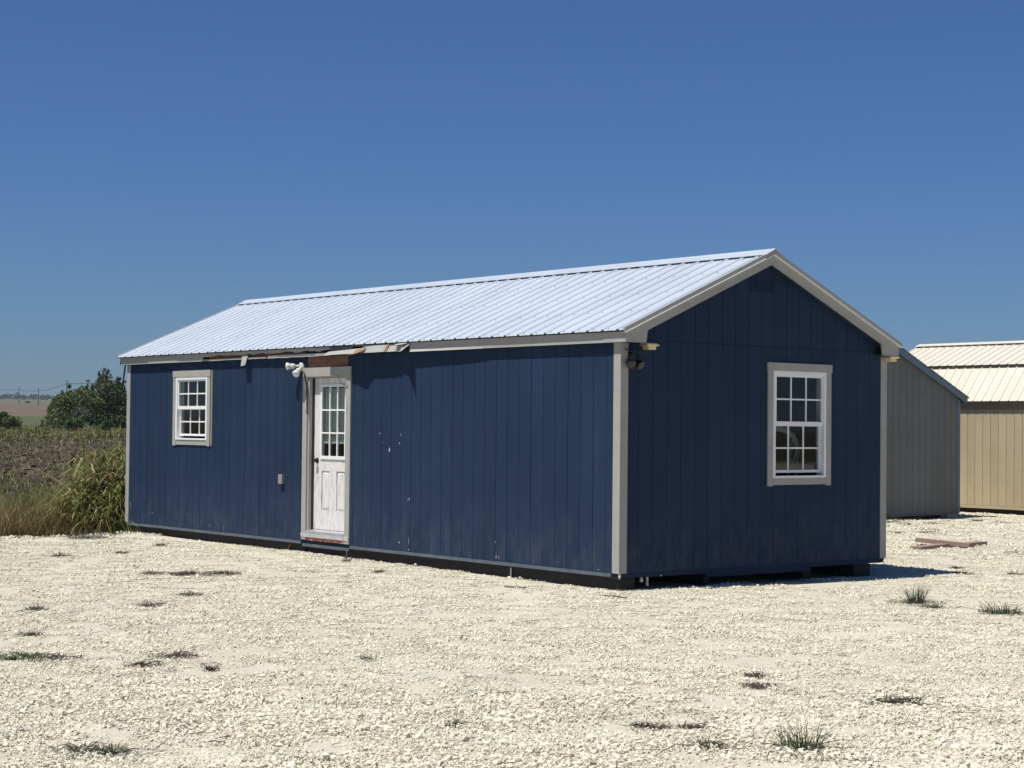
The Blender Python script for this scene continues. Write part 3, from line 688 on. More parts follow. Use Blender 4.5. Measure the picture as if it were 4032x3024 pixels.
for sd in (0, 1):
    Y = (lambda y: y) if sd else (lambda y: yA+yB-y)
    ym = (yA+yB)/2
    q = MB(); q.prism([(SX+.10, Y(yB+.12), rz2(yB+.12)-.02), (SX+.10, Y(ym), rz2(ym)-.02), (SX+.10, Y(ym), rz2(ym)-.15), (SX+.10, Y(yB+.12), rz2(yB+.12)-.13)], None, (.022, 0, 0)); q.build('rake_board', 'teal', s2)
    q = MB(); q.prism([(SX-6.3, Y(yB+.15), rz2(yB+.15)), (SX-6.3, Y(ym), rz2(ym)), (SX-6.3, Y(ym), rz2(ym)-.018), (SX-6.3, Y(yB+.15), rz2(yB+.15)-.018)], None, (6.3+.135, 0, 0)); rf2 = q.build('roof_slope', 'shingle', s2)
    n = 16
    for i in range(n):
        ya, yb_ = yB+.15-(i)*(yB+.15-ym)/n, yB+.15-(i+1.25)*(yB+.15-ym)/n
        yb_ = max(yb_, ym)
        q = MB(); q.prism([(SX-6.3, Y(ya), rz2(ya)+.010), (SX-6.3, Y(yb_), rz2(yb_)+.0015), (SX-6.3, Y(yb_), rz2(yb_)+.0005), (SX-6.3, Y(ya), rz2(ya)+.0005)], None, (6.3+.14, 0, 0)); q.build('shingle_course', 'shingle', rf2)
    q = MB(); q.box(SX-6.25, SX+.098, min(Y(yB+.10), Y(yB+.12)), max(Y(yB+.10), Y(yB+.12)), rz2(yB+.12)-.13, rz2(yB+.12)-.02); q.build('fascia_board', 'teal', s2)
for y0, y1 in ((yB-.55, yB-.35), (yB-2.3, yB-2.1), (yA+.3, yA+.5)):
    q = MB(); q.box(SX-6, SX-.03, y0, y1, -.5, SZ-.001); q.build('skid', 'grey_siding', s2)
q = MB(); q.box(SX-.09, SX+.012, yA+.02, yB-.02, SZ-.02, SZ+.016); q.build('rim_board', 'grey_siding', s2)

# ------------------------------------------------------------------ tan barn with cream ribbed gambrel roof
BY = 20.0
def zat(py, Y, px=4032): return ony(px, py, Y).z
BX0, BX1 = -13.2, -3.0
zb = zat(1300+1065/1.5086, BY); zt = zat(1300+472/1.5086, BY); zf = zat(1300+420/1.5086, BY-.12)
zk = zat(1300+205/1.5086, BY+.55); zr = zat(1300+70/1.5086, BY+1.83)
s3 = thing('tan_barn', 'tan barn-style shed with cream ribbed metal roof behind grey shed', 'shed', ((BX0+BX1)/2, BY+1.83, -.3))
q = MB(); q.box(BX0, BX1, BY, BY+.09, zb, zt+.1); q.box(BX0, BX1, BY+3.57, BY+3.66, zb, zt+.1)
for gx in (BX0, BX1-.09):
    q.prism([(gx, BY+.001, zb), (gx, BY+3.659, zb), (gx, BY+3.659, zt+.12), (gx, BY+3.1, zk-.02), (gx, BY+1.83, zr-.02), (gx, BY+.56, zk-.02), (gx, BY+.001, zt+.12)], None, (.09, 0, 0))
w3 = q.build('wall', 'tan_siding', s3)
u = BX0
while u < BX1-.01:
    MB().box(u+.004, min(u+.2032, BX1)-.004, BY-.011, BY-.0005, zb+.05, zt+.07).build('siding_board', 'tan_siding', w3); u += .2032
q = MB(); q.box(BX0-.02, BX1+.02, BY-.03, BY-.012, zt, zf-.006); q.build('fascia_board', 'brown_fascia', s3)
q = MB(); q.box(BX0, BX1, BY-.022, BY+.02, zb-.02, zb+.045); q.build('rim_board', 'tan_siding', s3)
for yy in (BY+.1, BY+1.8, BY+3.3):
    q = MB(); q.box(BX0+.3, BX1-.3, yy, yy+.14, -.5, zb-.021); q.build('skid', 'skid', s3)
def ribbed(pa, pb, name):                                        # (y,z) lower and upper edge, sheets along x
    d = Vector((0, pb[0]-pa[0], pb[1]-pa[1])); nrm = Vector((0, -d.z, d.y)).normalized()
    if nrm.z < 0: nrm = -nrm
    x = BX0-.12
    while x < BX1+.1:
        xe = min(x+.9144, BX1+.12)
        pr = []
        for i in range(4):
            o_ = x+i*.2286
            pr += [(o_, 0), (o_+.012, .003), (o_+.02, .02), (o_+.04, .02), (o_+.048, .003), (o_+.06, 0)]
        pr = [p for p in pr if p[0] < xe-.001]+[(xe, 0)]
        vs = []; n = len(pr)
        for base in (Vector((0, *pa)), Vector((0, *pb))):
            for off in (0, -.003): vs += [tuple(base+Vector((a, 0, 0))+nrm*(h+off)) for a, h in pr]
        b_ = MB(); b_.add(vs, [(j, j+1, 2*n+j+1, 2*n+j) for j in range(n-1)] + [(n+j, 3*n+j, 3*n+j+1, n+j+1) for j in range(n-1)] + [(j, n+j, n+j+1, j+1) for j in range(n-1)] + [(2*n+j, 2*n+j+1, 3*n+j+1, 3*n+j) for j in range(n-1)])
        b_.build(name, 'cream_metal', s3); x = xe
ribbed((BY-.13, zf), (BY+.545, zk-.012), 'roof_sheet'); ribbed((BY+.47, zk+.015), (BY+1.82, zr-.01), 'roof_sheet')
ribbed((BY+3.79, zf), (BY+3.115, zk-.012), 'roof_sheet'); ribbed((BY+3.19, zk+.015), (BY+1.84, zr-.01), 'roof_sheet')
q = MB(); q.prism([(BX0-.12, BY+1.66, zr-.028), (BX0-.12, BY+1.83, zr+.035), (BX0-.12, BY+2.0, zr-.028), (BX0-.12, BY+1.83, zr+.028)], None, (BX1-BX0+.24, 0, 0)); q.build('ridge_cap', 'cream_metal', s3)
q = MB(); q.box(BX0-.05, BX1+.05, BY+.50, BY+.53, zk-.07, zk-.02); q.build('closure_strip', 'brown_fascia', s3)

# ------------------------------------------------------------------ lumber on the gravel
lum = [((3332+417/1.5086, 1300+1280/1.5086), (3332+736/1.5086, 1300+1300/1.5086), .055, 'longest weathered board lying across the lumber pile on the gravel'),
       ((3332+412/1.5086, 1300+1312/1.5086), (3332+668/1.5086, 1300+1283/1.5086), .0, 'weathered board under the long board, pointing at the grey shed'),
       ((3332+640/1.5086, 1300+1296/1.5086), (3332+806/1.5086, 1300+1279/1.5086), .004, 'short weathered board end beside the crossed lumber')]
for (p, q_, lift, lab) in lum:
    A = ground(*p); B = ground(*q_)
    if lift: B = A + (B-A).normalized()*min((B-A).length, 1.35)
    A.z += lift+.003; B.z += lift*.4+.003
    d = (B-A); n = Vector((-d.y, d.x, 0)).normalized()*.085
    b_ = MB(); b_.prism([A-n, A+n, A+n+Vector((0, 0, .06)), A-n+Vector((0, 0, .06))], None, d); b_.build('board', 'grey_wood', label=lab, category='board', group='loose lumber')

# ------------------------------------------------------------------ vegetation
def blade(b_, base, ang, h, lean, w, col, seg=4, droop=0.5, kink=0):
    d = Vector((math.cos(ang), math.sin(ang), 0)); s_ = Vector((-d.y, d.x, 0)); a2 = R.uniform(-.9, .9)
    s_ = (s_*math.cos(a2)+d*math.sin(a2)); vs = []
    for i in range(seg+1):
        f = i/seg; out = lean*h*(f**1.6) ; up = h*(f - droop*lean*f**3)
        p = Vector(base)+d*out+Vector((0, 0, up)) + s_*kink*h*math.sin(f*5)*f
        ww = w*(1-f**2)*.5+.0004
        vs += [tuple(p-s_*ww), tuple(p+s_*ww)]
    b_.add(vs, [(2*i, 2*i+1, 2*i+3, 2*i+2) for i in range(seg)], col)
def jit(c, a=.2): 
    f = 1+R.uniform(-a, a); return tuple(max(0, x*f*(1+R.uniform(-.08, .08))) for x in c)
GREEN, OLIVE, STRAW, BROWN, DARKG, GREY = (.075, .115, .028), (.125, .135, .035), (.30, .26, .13), (.14, .095, .048), (.040, .062, .020), (.16, .15, .10)
def pick(w): 
    t_ = R.random()*sum(x for x, _ in w)
    for x, c in w:
        t_ -= x
        if t_ <= 0: return jit(c)
    return jit(w[-1][1])
# tall johnson grass beside the far end of the shed
tallw = [(3, (.10, .14, .03)), (4, (.16, .165, .045)), (2.4, (.34, .30, .14)), (1, BROWN)]
def grass_clump(name, label, x, y, r, h, n, w, cols, cat, group, lean=.45):
    z = max(gravel(x, y) if gedge(x, y) > -.4 else -9, terrain(x, y))-.01
    b_ = MB()
    for i in range(n):
        rr = r*math.sqrt(R.random()); a = R.uniform(0, 6.283)
        hh = h*R.uniform(.3, 1.0)*(1-.15*rr/r)
        blade(b_, (rr*math.cos(a), rr*math.sin(a), 0), a+R.uniform(-1.2, 1.2), hh, R.uniform(.1, lean*1.8), w*R.uniform(.5, 1.3), pick(cols), 5, R.uniform(.2, .9), R.uniform(0, .06))
        if h > .9 and R.random() < .85:                           # leaves springing off the stem
            for q in range(6):
                f = R.uniform(.15, .9)
                blade(b_, (rr*math.cos(a)*(1+.3*f), rr*math.sin(a)*(1+.3*f), hh*f*.8), R.uniform(0, 6.283), h*R.uniform(.18, .42), R.uniform(.5, 1.3), w*R.uniform(.8, 1.7), pick(cols), 4, R.uniform(.6, 1.2), .05)
    return b_.build(name, 'leaf', loc=(x, y, z), recalc=False, label=label, category=cat, group=group)
tall_labels = ['green-gold reed grass clump right against the far corner board of the navy shed', 'shoulder-high reed grass clump one step out from the far shed corner', 'chest-high reed grass clump leaning over the gravel edge', 'tallest reed grass clump rising behind the others at the far shed end', 'waist-high reed grass clump between dry grass and taller reeds', 'reed grass clump mostly hidden behind the far end of the navy shed', 'knee-high reed grass clump among the dry brown grass', 'low outermost reed grass clump among the dry brown grass']
def relp(px, depth): p = at(px, depth); return p.x, p.y
for i, (px, dep, r, h, n) in enumerate(((495, 27.9, .5, 1.95, 330), (430, 27.6, .45, 1.62, 300), (375, 27.3, .42, 1.25, 260), (468, 28.9, .6, 2.1, 340), (320, 27.6, .42, 1.0, 230), (530, 29.0, .45, 1.9, 260), (260, 27.7, .45, .85, 220), (195, 28.0, .45, .75, 200))):
    x, y = relp(px, dep)
    grass_clump('reed_grass_clump', tall_labels[i], x, y, r, h, n, .028, tallw, 'grass', 'reed grass clumps', .8)
x, y = relp(500, 27.0); grass_clump('verge_grass_clump', 'low bright green grass at the foot of the far shed corner', x, y, .5, .35, 320, .010, [(4, GREEN), (1, OLIVE)], 'grass', None, .5)
# dry grass along the edge of the yard (uncountable)
b_ = MB()
for i in range(14000):
    px = R.uniform(-500, 640); dep = 26.4+R.random()**1.3*9
    p = at(px, dep)
    e = gedge(p.x, p.y)
    if e > .05 or (p.x > -L-.1 and -.1 < p.y < W): continue
    h = R.uniform(.3, 1.0)*(.55+.45*min(1, -e/1.2+.2)) * (1.0 if px < 300 else .8)
    near = dep < 29
    cols = [(5, (.19, .115, .048)), (3, (.21, .145, .06)), (1, OLIVE), (1.5, STRAW), (.4, GREEN)] if near else [(3, OLIVE), (3, GREEN), (1.5, STRAW), (1, BROWN)]
    blade(b_, (p.x, p.y, p.z-.02), R.uniform(0, 6.283), h, R.uniform(.1, .9), R.uniform(.006, .013), pick(cols), 3, R.uniform(.2, .8), R.uniform(0, .08))
b_.build('dry_grass', 'leaf', recalc=False, kind='stuff', label='dry brown and olive grass along the edge of the gravel', category='grass')
def leafcards(b_, c, rad, n, size, cols, shell=.55):
    for i in range(n):
        v = Vector((R.gauss(0, 1), R.gauss(0, 1), R.gauss(0, 1))).normalized()
        rr = (R.random()**(shell))
        p = Vector(c)+Vector((v.x*rad[0]*rr, v.y*rad[1]*rr, v.z*rad[2]*rr))
        a = Vector((R.gauss(0, 1), R.gauss(0, 1), R.gauss(0, 1))).normalized(); bb = a.orthogonal().normalized(); s_ = size*R.uniform(.5, 1.3)
        e = bb*s_*.5; f = a*s_
        b_.add([tuple(p-f*.5), tuple(p+e*.7), tuple(p+f*.6), tuple(p-e*.7)], [(0, 1, 2, 3)], pick(cols))
# stubble, clods and sprouts on the tilled field
b_ = MB(); c_ = MB()
def hull_stone(b_, c, s, col, n=9, flat=.6):
    bm = bmesh.new()
    for i in range(n):
        v = Vector((R.gauss(0, 1), R.gauss(0, 1), R.gauss(0, 1))).normalized()
        bm.verts.new((c[0]+v.x*s*R.uniform(.8, 1.3), c[1]+v.y*s*R.uniform(.7, 1.1), c[2]+v.z*s*flat))
    r = bmesh.ops.convex_hull(bm, input=bm.verts)
    bmesh.ops.delete(bm, geom=[v for v in bm.verts if not v.link_faces], context='VERTS')
    bm.verts.index_update(); bm.verts.ensure_lookup_table()
    b_.add([tuple(v.co) for v in bm.verts], [tuple(v.index for v in f.verts) for f in bm.faces], col); bm.free()
for i in range(8200):
    dep = 34+R.random()*80; px = R.uniform(-900, 700) if dep > 55 else R.uniform(-700, 560)
    p = at(px, dep)
    if p.x > -L-.6: continue
    k_ = R.random()
    if k_ < .48: hull_stone(c_, (p.x, p.y, p.z), R.uniform(.05, .2), pick([(3, (.050, .040, .028)), (2, (.10, .08, .056)), (2, (.028, .022, .017))]), 8)
    elif k_ < .72:
        for q in range(3): blade(b_, (p.x+R.uniform(-.1, .1), p.y+R.uniform(-.1, .1), p.z), R.uniform(0, 6.28), R.uniform(.08, .32), R.uniform(.3, 2.0), R.uniform(.015, .035), pick([(3, STRAW), (2, (.40, .36, .25)), (1, BROWN)]), 2, .3)
    else:
        for q in range(6): blade(b_, (p.x+R.uniform(-.15, .15), p.y+R.uniform(-.15, .15), p.z), R.uniform(0, 6.28), R.uniform(.08, .28), R.uniform(.2, 1.2), R.uniform(.02, .04), pick([(2, OLIVE), (2, (.10, .10, .045)), (1, DARKG)]), 2, .3)
b_.build('stubble', 'leaf', recalc=False, kind='stuff', label='straw stubble and green sprouts on the tilled field', category='stubble')
c_.build('soil_clods', 'clod', recalc=False, kind='stuff', label='dark soil clods on the tilled field', category='clods')
b_ = MB()
for i in range(520):
    dep = R.uniform(100, 152); px = R.uniform(-1100, 800); p = at(px, dep); hh = R.uniform(.10, .34)*(1 if R.random() < .85 else 1.8); rr = hh*R.uniform(1.1, 2.4)
    cl_ = pick([(3, OLIVE), (1.2, GREEN), (2.5, (.20, .175, .075)), (2, (.19, .15, .08)), (.6, (.10, .14, .04))])
    leafcards(b_, (p.x, p.y, p.z+hh*.4), (rr, rr, hh), 46, .13, [(3, cl_), (1, OLIVE)])
    for q in range(5): blade(b_, (p.x+R.uniform(-rr, rr), p.y+R.uniform(-rr, rr), p.z), R.uniform(0, 6.28), hh*R.uniform(1.2, 2.6), R.uniform(.1, .7), .06, jit(cl_), 3, .4)
b_.build('weedy_verge', 'leaf', recalc=False, kind='stuff', label='yellow-green weeds growing in front of the bushes', category='weeds')

def bush(name, label, px, dep, wpx, hpx, lobes, per, leaf, cols, cat='bush', group=None, spikes=0):
    base = at(px, dep); sc = dep/F_PX; W_, H_ = wpx*sc, hpx*sc
    o = thing(name, label, cat, base, group)
    r2 = Vector((RT0.x, RT0.y, 0)); f2 = Vector((H2.x, H2.y, 0))
    tr_ = MB(); cr = MB()
    for i in range(lobes):
        a = R.uniform(0, 6.283); rr = math.sqrt(R.random()); u = rr*math.cos(a); w = rr*math.sin(a)
        top = H_*(1-.55*abs(u)**2.2)*R.uniform(.45, .95); lr = R.uniform(.10, .2)*min(W_, H_*1.4)
        hh = max(lr*.6, (top-lr)*R.uniform(.35, 1) if R.random() < .5 else top-lr)
        c = r2*u*(W_/2-lr*.6)+f2*w*(W_*.32)+Vector((0, 0, hh))
        leafcards(cr, c, (lr*1.15, lr*1.15, lr), per, leaf, [(1, jit(x, .25)) for _, x in cols for k_ in range(int(_))])
        mid = c*.45+Vector((R.uniform(-.1, .1), R.uniform(-.1, .1), 0))
        tr_.tube([Vector((R.uniform(-.1, .1)*W_, R.uniform(-.05, .05)*W_, -.05)), mid, c], [.035*H_**.6, .022*H_**.6, .006], 5)
    for i in range(spikes):
        u = R.uniform(-.8, .8); c0 = r2*u*W_*.45+Vector((0, 0, H_*(1-.5*u*u)*.8)); c1 = c0+Vector((R.uniform(-.25, .25), R.uniform(-.2, .2), H_*R.uniform(.12, .3)))
        tr_.tube([c0, c1], [.02, .006], 4)
        for q in range(6): leafcards(cr, c0.lerp(c1, R.random()), (.15, .15, .15), int(per*.05)+3, leaf*.8, cols)
    tr_.build('trunk', 'trunk', o, loc=(0, 0, 0), recalc=False); cr.build('crown', 'leaf', o, loc=(0, 0, 0), recalc=False)
    return o
DK = [(3, (.060, .090, .022)), (2, (.090, .125, .028)), (1, (.15, .175, .04))]
DK2 = [(3, (.042, .060, .022)), (2, (.065, .085, .03)), (1, (.10, .12, .045))]
SG = [(2, (.10, .12, .085)), (2, (.075, .095, .06))]
GR = [(3, (.055, .10, .03)), (2, (.075, .12, .035))]
bush('round_bush', 'broad rounded dark green bush at the field edge beside the shed', 312, 142, 250, 180, 115, 380, .17, DK, spikes=7)
bush('tall_thorn_tree', 'taller wispy dark thorn tree between round bush and shed end', 432, 144, 215, 222, 95, 360, .16, DK2, 'tree', spikes=22)
bush('hidden_thorn_bush', 'dark bush half hidden behind the far shed corner', 515, 143, 150, 150, 40, 240, .18, DK2)
bush('sage_shrub', 'grey-green shrub growing in front of the round bush', 330, 136, 110, 105, 20, 200, .13, SG, spikes=6)
bush('low_green_shrub', 'low fresh green shrub at the foot of the sage shrub', 300, 133, 120, 60, 18, 200, .13, GR)
bush('small_green_shrub', 'small green shrub at the foot of the thorn tree', 425, 133, 60, 55, 10, 180, .13, GR)
bush('dark_field_bush', 'low dark green bush alone among the field weeds', 25, 138, 130, 78, 26, 220, .16, DK)
bush('little_weed_bush', 'thin upright little bush on the field verge', 168, 138, 18, 45, 6, 60, .12, DK)
bush('distant_low_bush', 'tiny low bush standing out on the brown plowed field', 110, 700, 18, 8, 8, 60, .5, DK)
bush('far_rounded_tree', 'small rounded tree top showing behind the broad bush', 218, 300, 60, 62, 16, 150, .4, DK)
b_ = MB()
for i in range(430):
    px = -2600+i*14.5+R.uniform(-10, 10); dep = R.uniform(1450, 1560); p = at(px, dep)
    hh = R.uniform(3.6, 6.0)*(1+.30*math.sin(i*.31)*math.sin(i*.11+1))
    leafcards(b_, (p.x, p.y, p.z+hh*.45), (R.uniform(4, 7), 4, hh*.55), 70, 1.5, [(2, (.018, .030, .014)), (1, (.03, .045, .02))])
b_.build('far_woods', 'leaf', recalc=False, kind='stuff', label='hazy blue-green line of woods along the horizon', category='woods')

# utility poles and lines
def pole(px, dep, top_py, label, arm=True):
    base = at(px, dep); top = CAM + ray(px, top_py)*dep; h = top.z-base.z
    o = thing('utility_pole', label, 'pole', base, 'utility poles')
    q = MB(); q.tube([(0, 0, -.3), (0, 0, h)], [.17, .12], 8); q.build('shaft', 'pole_wood', o, loc=(0, 0, 0))
    if arm:
        q = MB(); d = Vector((RT0.x, RT0.y, 0)); q.tube([-d*.6+Vector((0, 0, h-.9)), d*.6+Vector((0, 0, h-.9))], .07, 6); q.build('crossarm', 'pole_wood', o, loc=(0, 0, 0))
    return base+Vector((0, 0, h-.85))
P1 = pole(74, 640, 1524, 'thin utility pole with short crossarm far out on the field'); P2 = pole(151, 560, 1528, 'bare thin utility pole far out on the field', False); P3 = pole(262, 440, 1497, 'utility pole top rising behind the broad rounded bush')
A0 = CAM+ray(-700, 1560)*760; A4 = CAM+ray(700, 1485)*380
def wire(a, c, sag, lab):
    pts = [a.lerp(c, i/14)-Vector((0, 0, sag*4*(i/14)*(1-i/14))) for i in range(15)]
    q = MB(); q.tube(pts, .055, 5); q.build('overhead_line', 'cable', label=lab, category='cable', group='overhead lines')
for a, c in ((A0, P1), (P1, P2), (P2, P3), (P3, A4)): wire(a, c, .35, 'thin black overhead line strung between the field poles')

# ------------------------------------------------------------------ gravel stones (instanced clusters)
variants = bpy.data.collections.new('gravel_variants')
for vi in range(10):
    b_ = MB()
    for i in range(430):
        rr = .34*math.sqrt(R.random()); a = R.uniform(0, 6.283); s_ = min(.017, .0032+R.expovariate(1/.0030)) if R.random() < .985 else R.uniform(.016, .024)
        tone = R.uniform(.82, 1.12); col = (.655*tone, .615*tone, .49*tone)
        if R.random() < .05: col = (.36*tone, .33*tone, .27*tone)
        if R.random() < .06: col = (.66, .63, .53)
        hull_stone(b_, (rr*math.cos(a), rr*math.sin(a), s_*.25), s_, col, 11, .78)
    o = b_.build('gravel_cluster', 'stone', recalc=True); COL.objects.unlink(o); variants.objects.link(o)
pts = []; sc = []
def patch(x, y): return .5+.5*math.sin(x*.8+1.7*math.sin(y*.45))*math.cos(y*.9+1.1*math.sin(x*.37+1)) 
tracks = [[ground(*q) for q in t_] for t_ in (((-200, 2700), (200, 2790), (520, 2860), (900, 2905), (1700, 2990)), ((-200, 2480), (700, 2600), (1600, 2740), (2500, 2900)), ((1500, 2420), (2300, 2430), (3000, 2480), (4100, 2590)))]
def on_track(x, y):
    best = 9
    for t_ in tracks:
        for a, c in zip(t_, t_[1:]):
            dx, dy = c.x-a.x, c.y-a.y; f = max(0, min(1, ((x-a.x)*dx+(y-a.y)*dy)/(dx*dx+dy*dy)))
            best = min(best, math.hypot(x-a.x-f*dx, y-a.y-f*dy))
    return best
r2 = Vector((RT0.x, RT0.y, 0)); f2 = Vector((H2.x, H2.y, 0))
for i in range(60000):
    dep = 6.2+R.random()**.75*38
    lat = R.uniform(-1, 1)*(dep*.33+1.2)
    p = Vector((CAM.x, CAM.y, 0))+f2*dep+r2*lat
    dens = (.85 if dep < 14 else .62 if dep < 24 else .22)*(.55+.65*patch(p.x, p.y))*.29*(1.25 if dep < 12 else 1)
    if R.random() > dens*(.45+.55*min(1, on_track(p.x, p.y)/.35)): continue
    if gedge(p.x, p.y) < .1: continue
    if -L < p.x < -.15 and .3 < p.y < W: continue
    pts.append((p.x, p.y, gravel(p.x, p.y)-.001)); sc.append(R.uniform(.6, 1.2)*(1.0 if dep < 11 else .82 if dep < 24 else 1.3))
me = bpy.data.meshes.new('gravel_stones'); me.from_pydata(pts, [], [])
at_ = me.attributes.new('sc', 'FLOAT', 'POINT'); at_.data.foreach_set('value', sc)
go = bpy.data.objects.new('gravel_stones', me); COL.objects.link(go); go['kind'] = 'stuff'; go['label'] = 'loose pale limestone gravel covering the yard'; go['category'] = 'gravel'
ng = bpy.data.node_groups.new('scatter', 'GeometryNodeTree')
ng.interface.new_socket('Geometry', in_out='INPUT', socket_type='NodeSocketGeometry'); ng.interface.new_socket('Geometry', in_out='OUTPUT', socket_type='NodeSocketGeometry')
N = ng.nodes; gi = N.new('NodeGroupInput'); g_o = N.new('NodeGroupOutput'); ip = N.new('GeometryNodeInstanceOnPoints'); ci = N.new('GeometryNodeCollectionInfo')
ci.inputs['Collection'].default_value = variants; ci.inputs['Separate Children'].default_value = True; ci.inputs['Reset Children'].default_value = True
ip.inputs['Pick Instance'].default_value = True
rv = N.new('FunctionNodeRandomValue'); rv.data_type = 'FLOAT_VECTOR'; rv.inputs[0].default_value = (0, 0, 0); rv.inputs[1].default_value = (.06, .06, 6.283)
na = N.new('GeometryNodeInputNamedAttribute'); na.data_type = 'FLOAT'; na.inputs[0].default_value = 'sc'
lk = ng.links.new
lk(gi.outputs[0], ip.inputs['Points']); lk(ci.outputs[0], ip.inputs['Instance']); lk(rv.outputs[0], ip.inputs['Rotation']); lk(na.outputs[0], ip.inputs['Scale']); lk(ip.outputs[0], g_o.inputs[0])
md = go.modifiers.new('scatter', 'NODES'); md.node_group = ng

# ------------------------------------------------------------------ weeds on the gravel
def weed(px, py, h, r, n, cols, label, w=.004, lean=.6, mat_r=0, group='weeds on the gravel', stems=4):
    p = ground(px, py); b_ = MB()
    for i in range(n):
        rr = r*math.sqrt(R.random()); a = R.uniform(0, 6.283)
        blade(b_, (rr*math.cos(a), rr*math.sin(a), -.004), a+R.uniform(-.8, .8), h*R.uniform(.25, 1.1), R.uniform(.05, lean*1.8), w*R.uniform(.6, 1.4), pick(cols), 4, R.uniform(.0, .5), R.uniform(0, .1))
    for i in range(int(mat_r*900)):                                # flat mat of stems and leaves
        rr = mat_r*R.random()**.7; a = R.uniform(0, 6.283)
        blade(b_, (rr*math.cos(a), rr*math.sin(a), R.uniform(.0, .014)), R.uniform(0, 6.283), R.uniform(.015, .04), R.uniform(1.0, 4.0), R.uniform(.003, .010), pick(cols), 3, .2, .1)
    for i in range(stems):
        a = R.uniform(0, 6.283); l = (r+h)*R.uniform(.6, 2.3); z = .008; kk = R.uniform(-.5, .5)
        q = [(0, 0, z), (l*.4*math.cos(a), l*.4*math.sin(a), z+R.uniform(0, .03)), (l*.7*math.cos(a+kk), l*.7*math.sin(a+kk), z+R.uniform(0, .02)), (l*math.cos(a+kk*.4), l*math.sin(a+kk*.4), z+R.uniform(0, .05))]
        b_.tube(q, [.003, .0025, .002, .001], 4, jit((.09, .07, .055)), False)
    return b_.build('weed', 'leaf', loc=tuple(p), recalc=False, label=label, category='weed', group=group)
GW_ = [(3, (.055, .078, .034)), (2, (.085, .10, .05)), (1.5, (.13, .105, .065))]
GY = [(2, (.15, .145, .11)), (2, (.10, .095, .07)), (1, (.07, .085, .04))]
BR = [(3, (.085, .06, .045)), (2, (.13, .10, .075)), (1, (.06, .065, .035))]
weed(3605, 2376, .24, .09, 110, GW_, 'upright bushy green weed with brown mat beside shed shadow', .005, .5, .30)
weed(3670, 2395, .08, .08, 40, BR, 'brown withered weed next to the upright bushy weed', .004, .8, .12)
weed(3940, 2416, .13, .17, 150, GW_, 'dark green sprawling weed on open gravel past the shed shadow', .006, .8, .22)
weed(3155, 2950, .17, .11, 105, GW_, 'largest spiky green weed tuft on bare gravel with dead stems', .0045, .7, .14, stems=8)
weed(2778, 2945, .15, .05, 30, GW_, 'thin sparse weed tuft with one long stem near pale stones', .004, .5, .10, stems=5)
weed(430, 2972, .07, .08, 90, GW_, 'low dense green weed beside grey dead twigs', .006, .9, .10)
weed(330, 2962, .04, .08, 60, GY, 'grey dead twiggy weed lying flat beside a low green weed', .004, 1.2, .14, stems=9)
weed(70, 2592, .03, .12, 220, [(3, (.045, .085, .02)), (1, (.07, .11, .03))], 'flat bright green mat weed with long dry runner', .012, 1.6, .22, stems=9)
weed(215, 2596, .03, .08, 60, BR, 'reddish brown dead runner next to the green mat weed', .004, 1.2, .20, stems=6)
GEN = 'small sparse grey-green weed scattered on the gravel'
WL = {(1365, 2213): 'little green weed sprouting beside the skid under the door', (1490, 2255): 'thin grey weed on gravel just past the door', (340, 2120): 'wide grey-green weed patch where gravel meets the reed grass',
      (630, 2150): 'brown sprawling weed on gravel before the far shed end', (3560, 2068): 'grey weed in the gap under the grey shed between its skids', (3510, 2058): 'green upright weed at the foot of the grey shed by its skid',
      (3680, 2064): 'grey weed at the foot of the grey shed corner', (3790, 2262): 'scruffy weed at the tip of the navy shed shadow', (3770, 2240): 'brown weed just behind the tip of the navy shed shadow',
      (3850, 2052): 'grey weed on gravel between the grey shed and tan barn', (3940, 2060): 'brown weed on gravel in front of the tan barn', (3650, 2088): 'flat brown weed between lumber pile and grey shed',
      (3660, 2100): 'flat brown weed between lumber pile and grey shed', (3520, 2100): 'flat brown weed between lumber pile and grey shed'}
for a in ((145, 2402, .07, .10, 60, GY, .10), (240, 2192, .10, .10, 60, GY, .14), (600, 2262, .08, .10, 60, GY, .14), (752, 2346, .07, .10, 50, GY, .14), (590, 2387, .08, .12, 60, GY, .10),
          (1365, 2213, .12, .05, 50, GW_, .03), (1490, 2255, .08, .08, 36, GY, .06), (630, 2150, .08, .12, 40, BR, .08), (340, 2120, .16, .3, 160, GY, .25), (480, 2180, .07, .08, 30, GY, .1),
          (3560, 2068, .16, .12, 60, GY, .16), (3510, 2058, .22, .14, 60, GW_, .10), (3680, 2064, .12, .12, 50, GY, .2), (3650, 2088, .05, .12, 40, BR, .22), (3520, 2100, .05, .1, 40, BR, .22),
          (3850, 2052, .10, .1, 40, GY, .14), (3660, 2100, .05, .1, 30, BR, .2), (3990, 2182, .10, .12, 50, GY, .12), (4000, 2265, .08, .1, 40, GY, .1), (3790, 2262, .07, .15, 50, GY, .14), (3770, 2240, .06, .1, 40, BR, .1), (3940, 2060, .06, .1, 40, BR, .2), (2720, 2870, .03, .05, 20, BR, .08), (1800, 2860, .03, .04, 14, BR, .05), (1450, 2600, .03, .05, 16, GY, .06)):
    weed(a[0], a[1], a[2], a[3], a[4], a[5], WL.get((a[0], a[1]), GEN), .004, .8, a[6], stems=3)
for a in ((790, 2264, .05, .28, 150, BR, .34), (890, 2262, .07, .14, 110, GW_, .18), (715, 2262, .04, .14, 80, BR, .18)):
    weed(*a[:6], 'brown-green weed patch stretched along the gravel in front of the small window', .005, .9, a[6], group='weed patch before the window', stems=5)
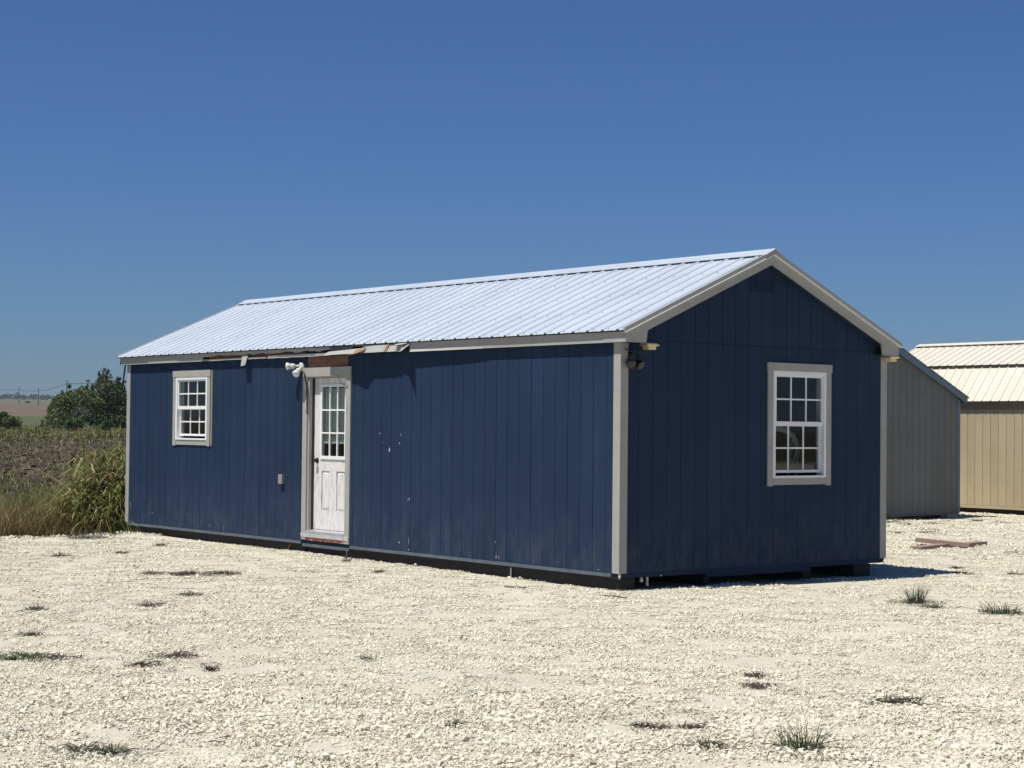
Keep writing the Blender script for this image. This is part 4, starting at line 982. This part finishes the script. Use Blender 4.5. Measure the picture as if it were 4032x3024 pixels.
for a in ((2988, 2708, .04, .06, 40, BR, .11), (2978, 2668, .03, .05, 24, BR, .08), (3560, 2768, .05, .08, 60, BR, .17), (3510, 2772, .03, .08, 40, BR, .10), (120, 2503, .03, .06, 24, BR, .10), (2560, 2868, .03, .08, 20, BR, .12)):
    weed(*a[:6], 'dark dead weed mat lying on open gravel', .004, 1.0, a[6], group='dead weed mats', stems=4)
for a in ((690, 2588, .02, .12, 40, BR, .16), (560, 2622, .02, .10, 30, BR, .14), (830, 2640, .02, .05, 14, BR, .06)):
    weed(*a[:6], 'reddish dry stems strewn flat on gravel past the green mat weed', .003, 1.4, a[6], group='strewn dry stems', stems=9)
# scattered dead twigs, too many to tell apart
b_ = MB()
for i in range(3200):
    dep = 7+R.random()**.8*32; lat = R.uniform(-1, 1)*(dep*.31+.5); p = Vector((CAM.x, CAM.y, 0))+f2*dep+r2*lat
    if gedge(p.x, p.y) < .2 or (-L < p.x < 0 and 0 < p.y < W): continue
    if R.random() > .25+.75*patch(p.x*1.3+4, p.y*1.3): continue
    z = gravel(p.x, p.y)+.012; a = R.uniform(0, 3.14); l = R.uniform(.02, .08)*(1 if R.random() < .85 else 2.6); d = Vector((math.cos(a), math.sin(a), 0))
    q = p+Vector((0, 0, z)); b_.tube([q-d*l, q+Vector((R.uniform(-.01, .01), R.uniform(-.01, .01), .006)), q+d*l+Vector((0, 0, R.uniform(-.004, .02)))], [.0012, .0022, .001], 4, pick([(3, (.07, .055, .045)), (2, (.15, .12, .09)), (1, (.30, .24, .15))]), False)
b_.build('twig_litter', 'leaf', recalc=False, kind='stuff', label='thin dead twigs littering the gravel', category='twigs')
q = MB(); A = ground(2377, 2350); B = ground(2466, 2360); q.tube([A+Vector((0, 0, .012)), (A+B)/2+Vector((0, 0, .02)), B+Vector((0, 0, .012))], .006, 6); q.build('stick', 'twig', label='short dark stick on gravel before the near shed corner', category='stick')
q = MB(); A = ground(1990, 2312); B = ground(2068, 2318); d = B-A; n = Vector((-d.y, d.x, 0)).normalized()*.03; q.prism([A-n+Vector((0, 0, .006)), A+n+Vector((0, 0, .006)), A+n+Vector((0, 0, .018)), A-n+Vector((0, 0, .018))], None, d); q.build('wood_scrap', 'grey_wood', label='flat pinkish wood scrap on gravel beside the long wall', category='wood scrap')

# ------------------------------------------------------------------ air: thin haze that fades the far woods
m, t, b, o = newmat('haze'); t.nodes.remove(b)
pv = t.nodes.new('ShaderNodeVolumePrincipled'); pv.inputs['Color'].default_value = (.80, .88, 1, 1); pv.inputs['Density'].default_value = .00015; pv.inputs['Anisotropy'].default_value = .2
t.links.new(pv.outputs[0], o.inputs['Volume']); M['haze'] = m
q = MB(); q.box(-2420, 2420, -2420, 2420, -2.5, 34); hz = q.build('haze', 'haze', kind='stuff', label='thin pale blue haze over the fields', category='haze')
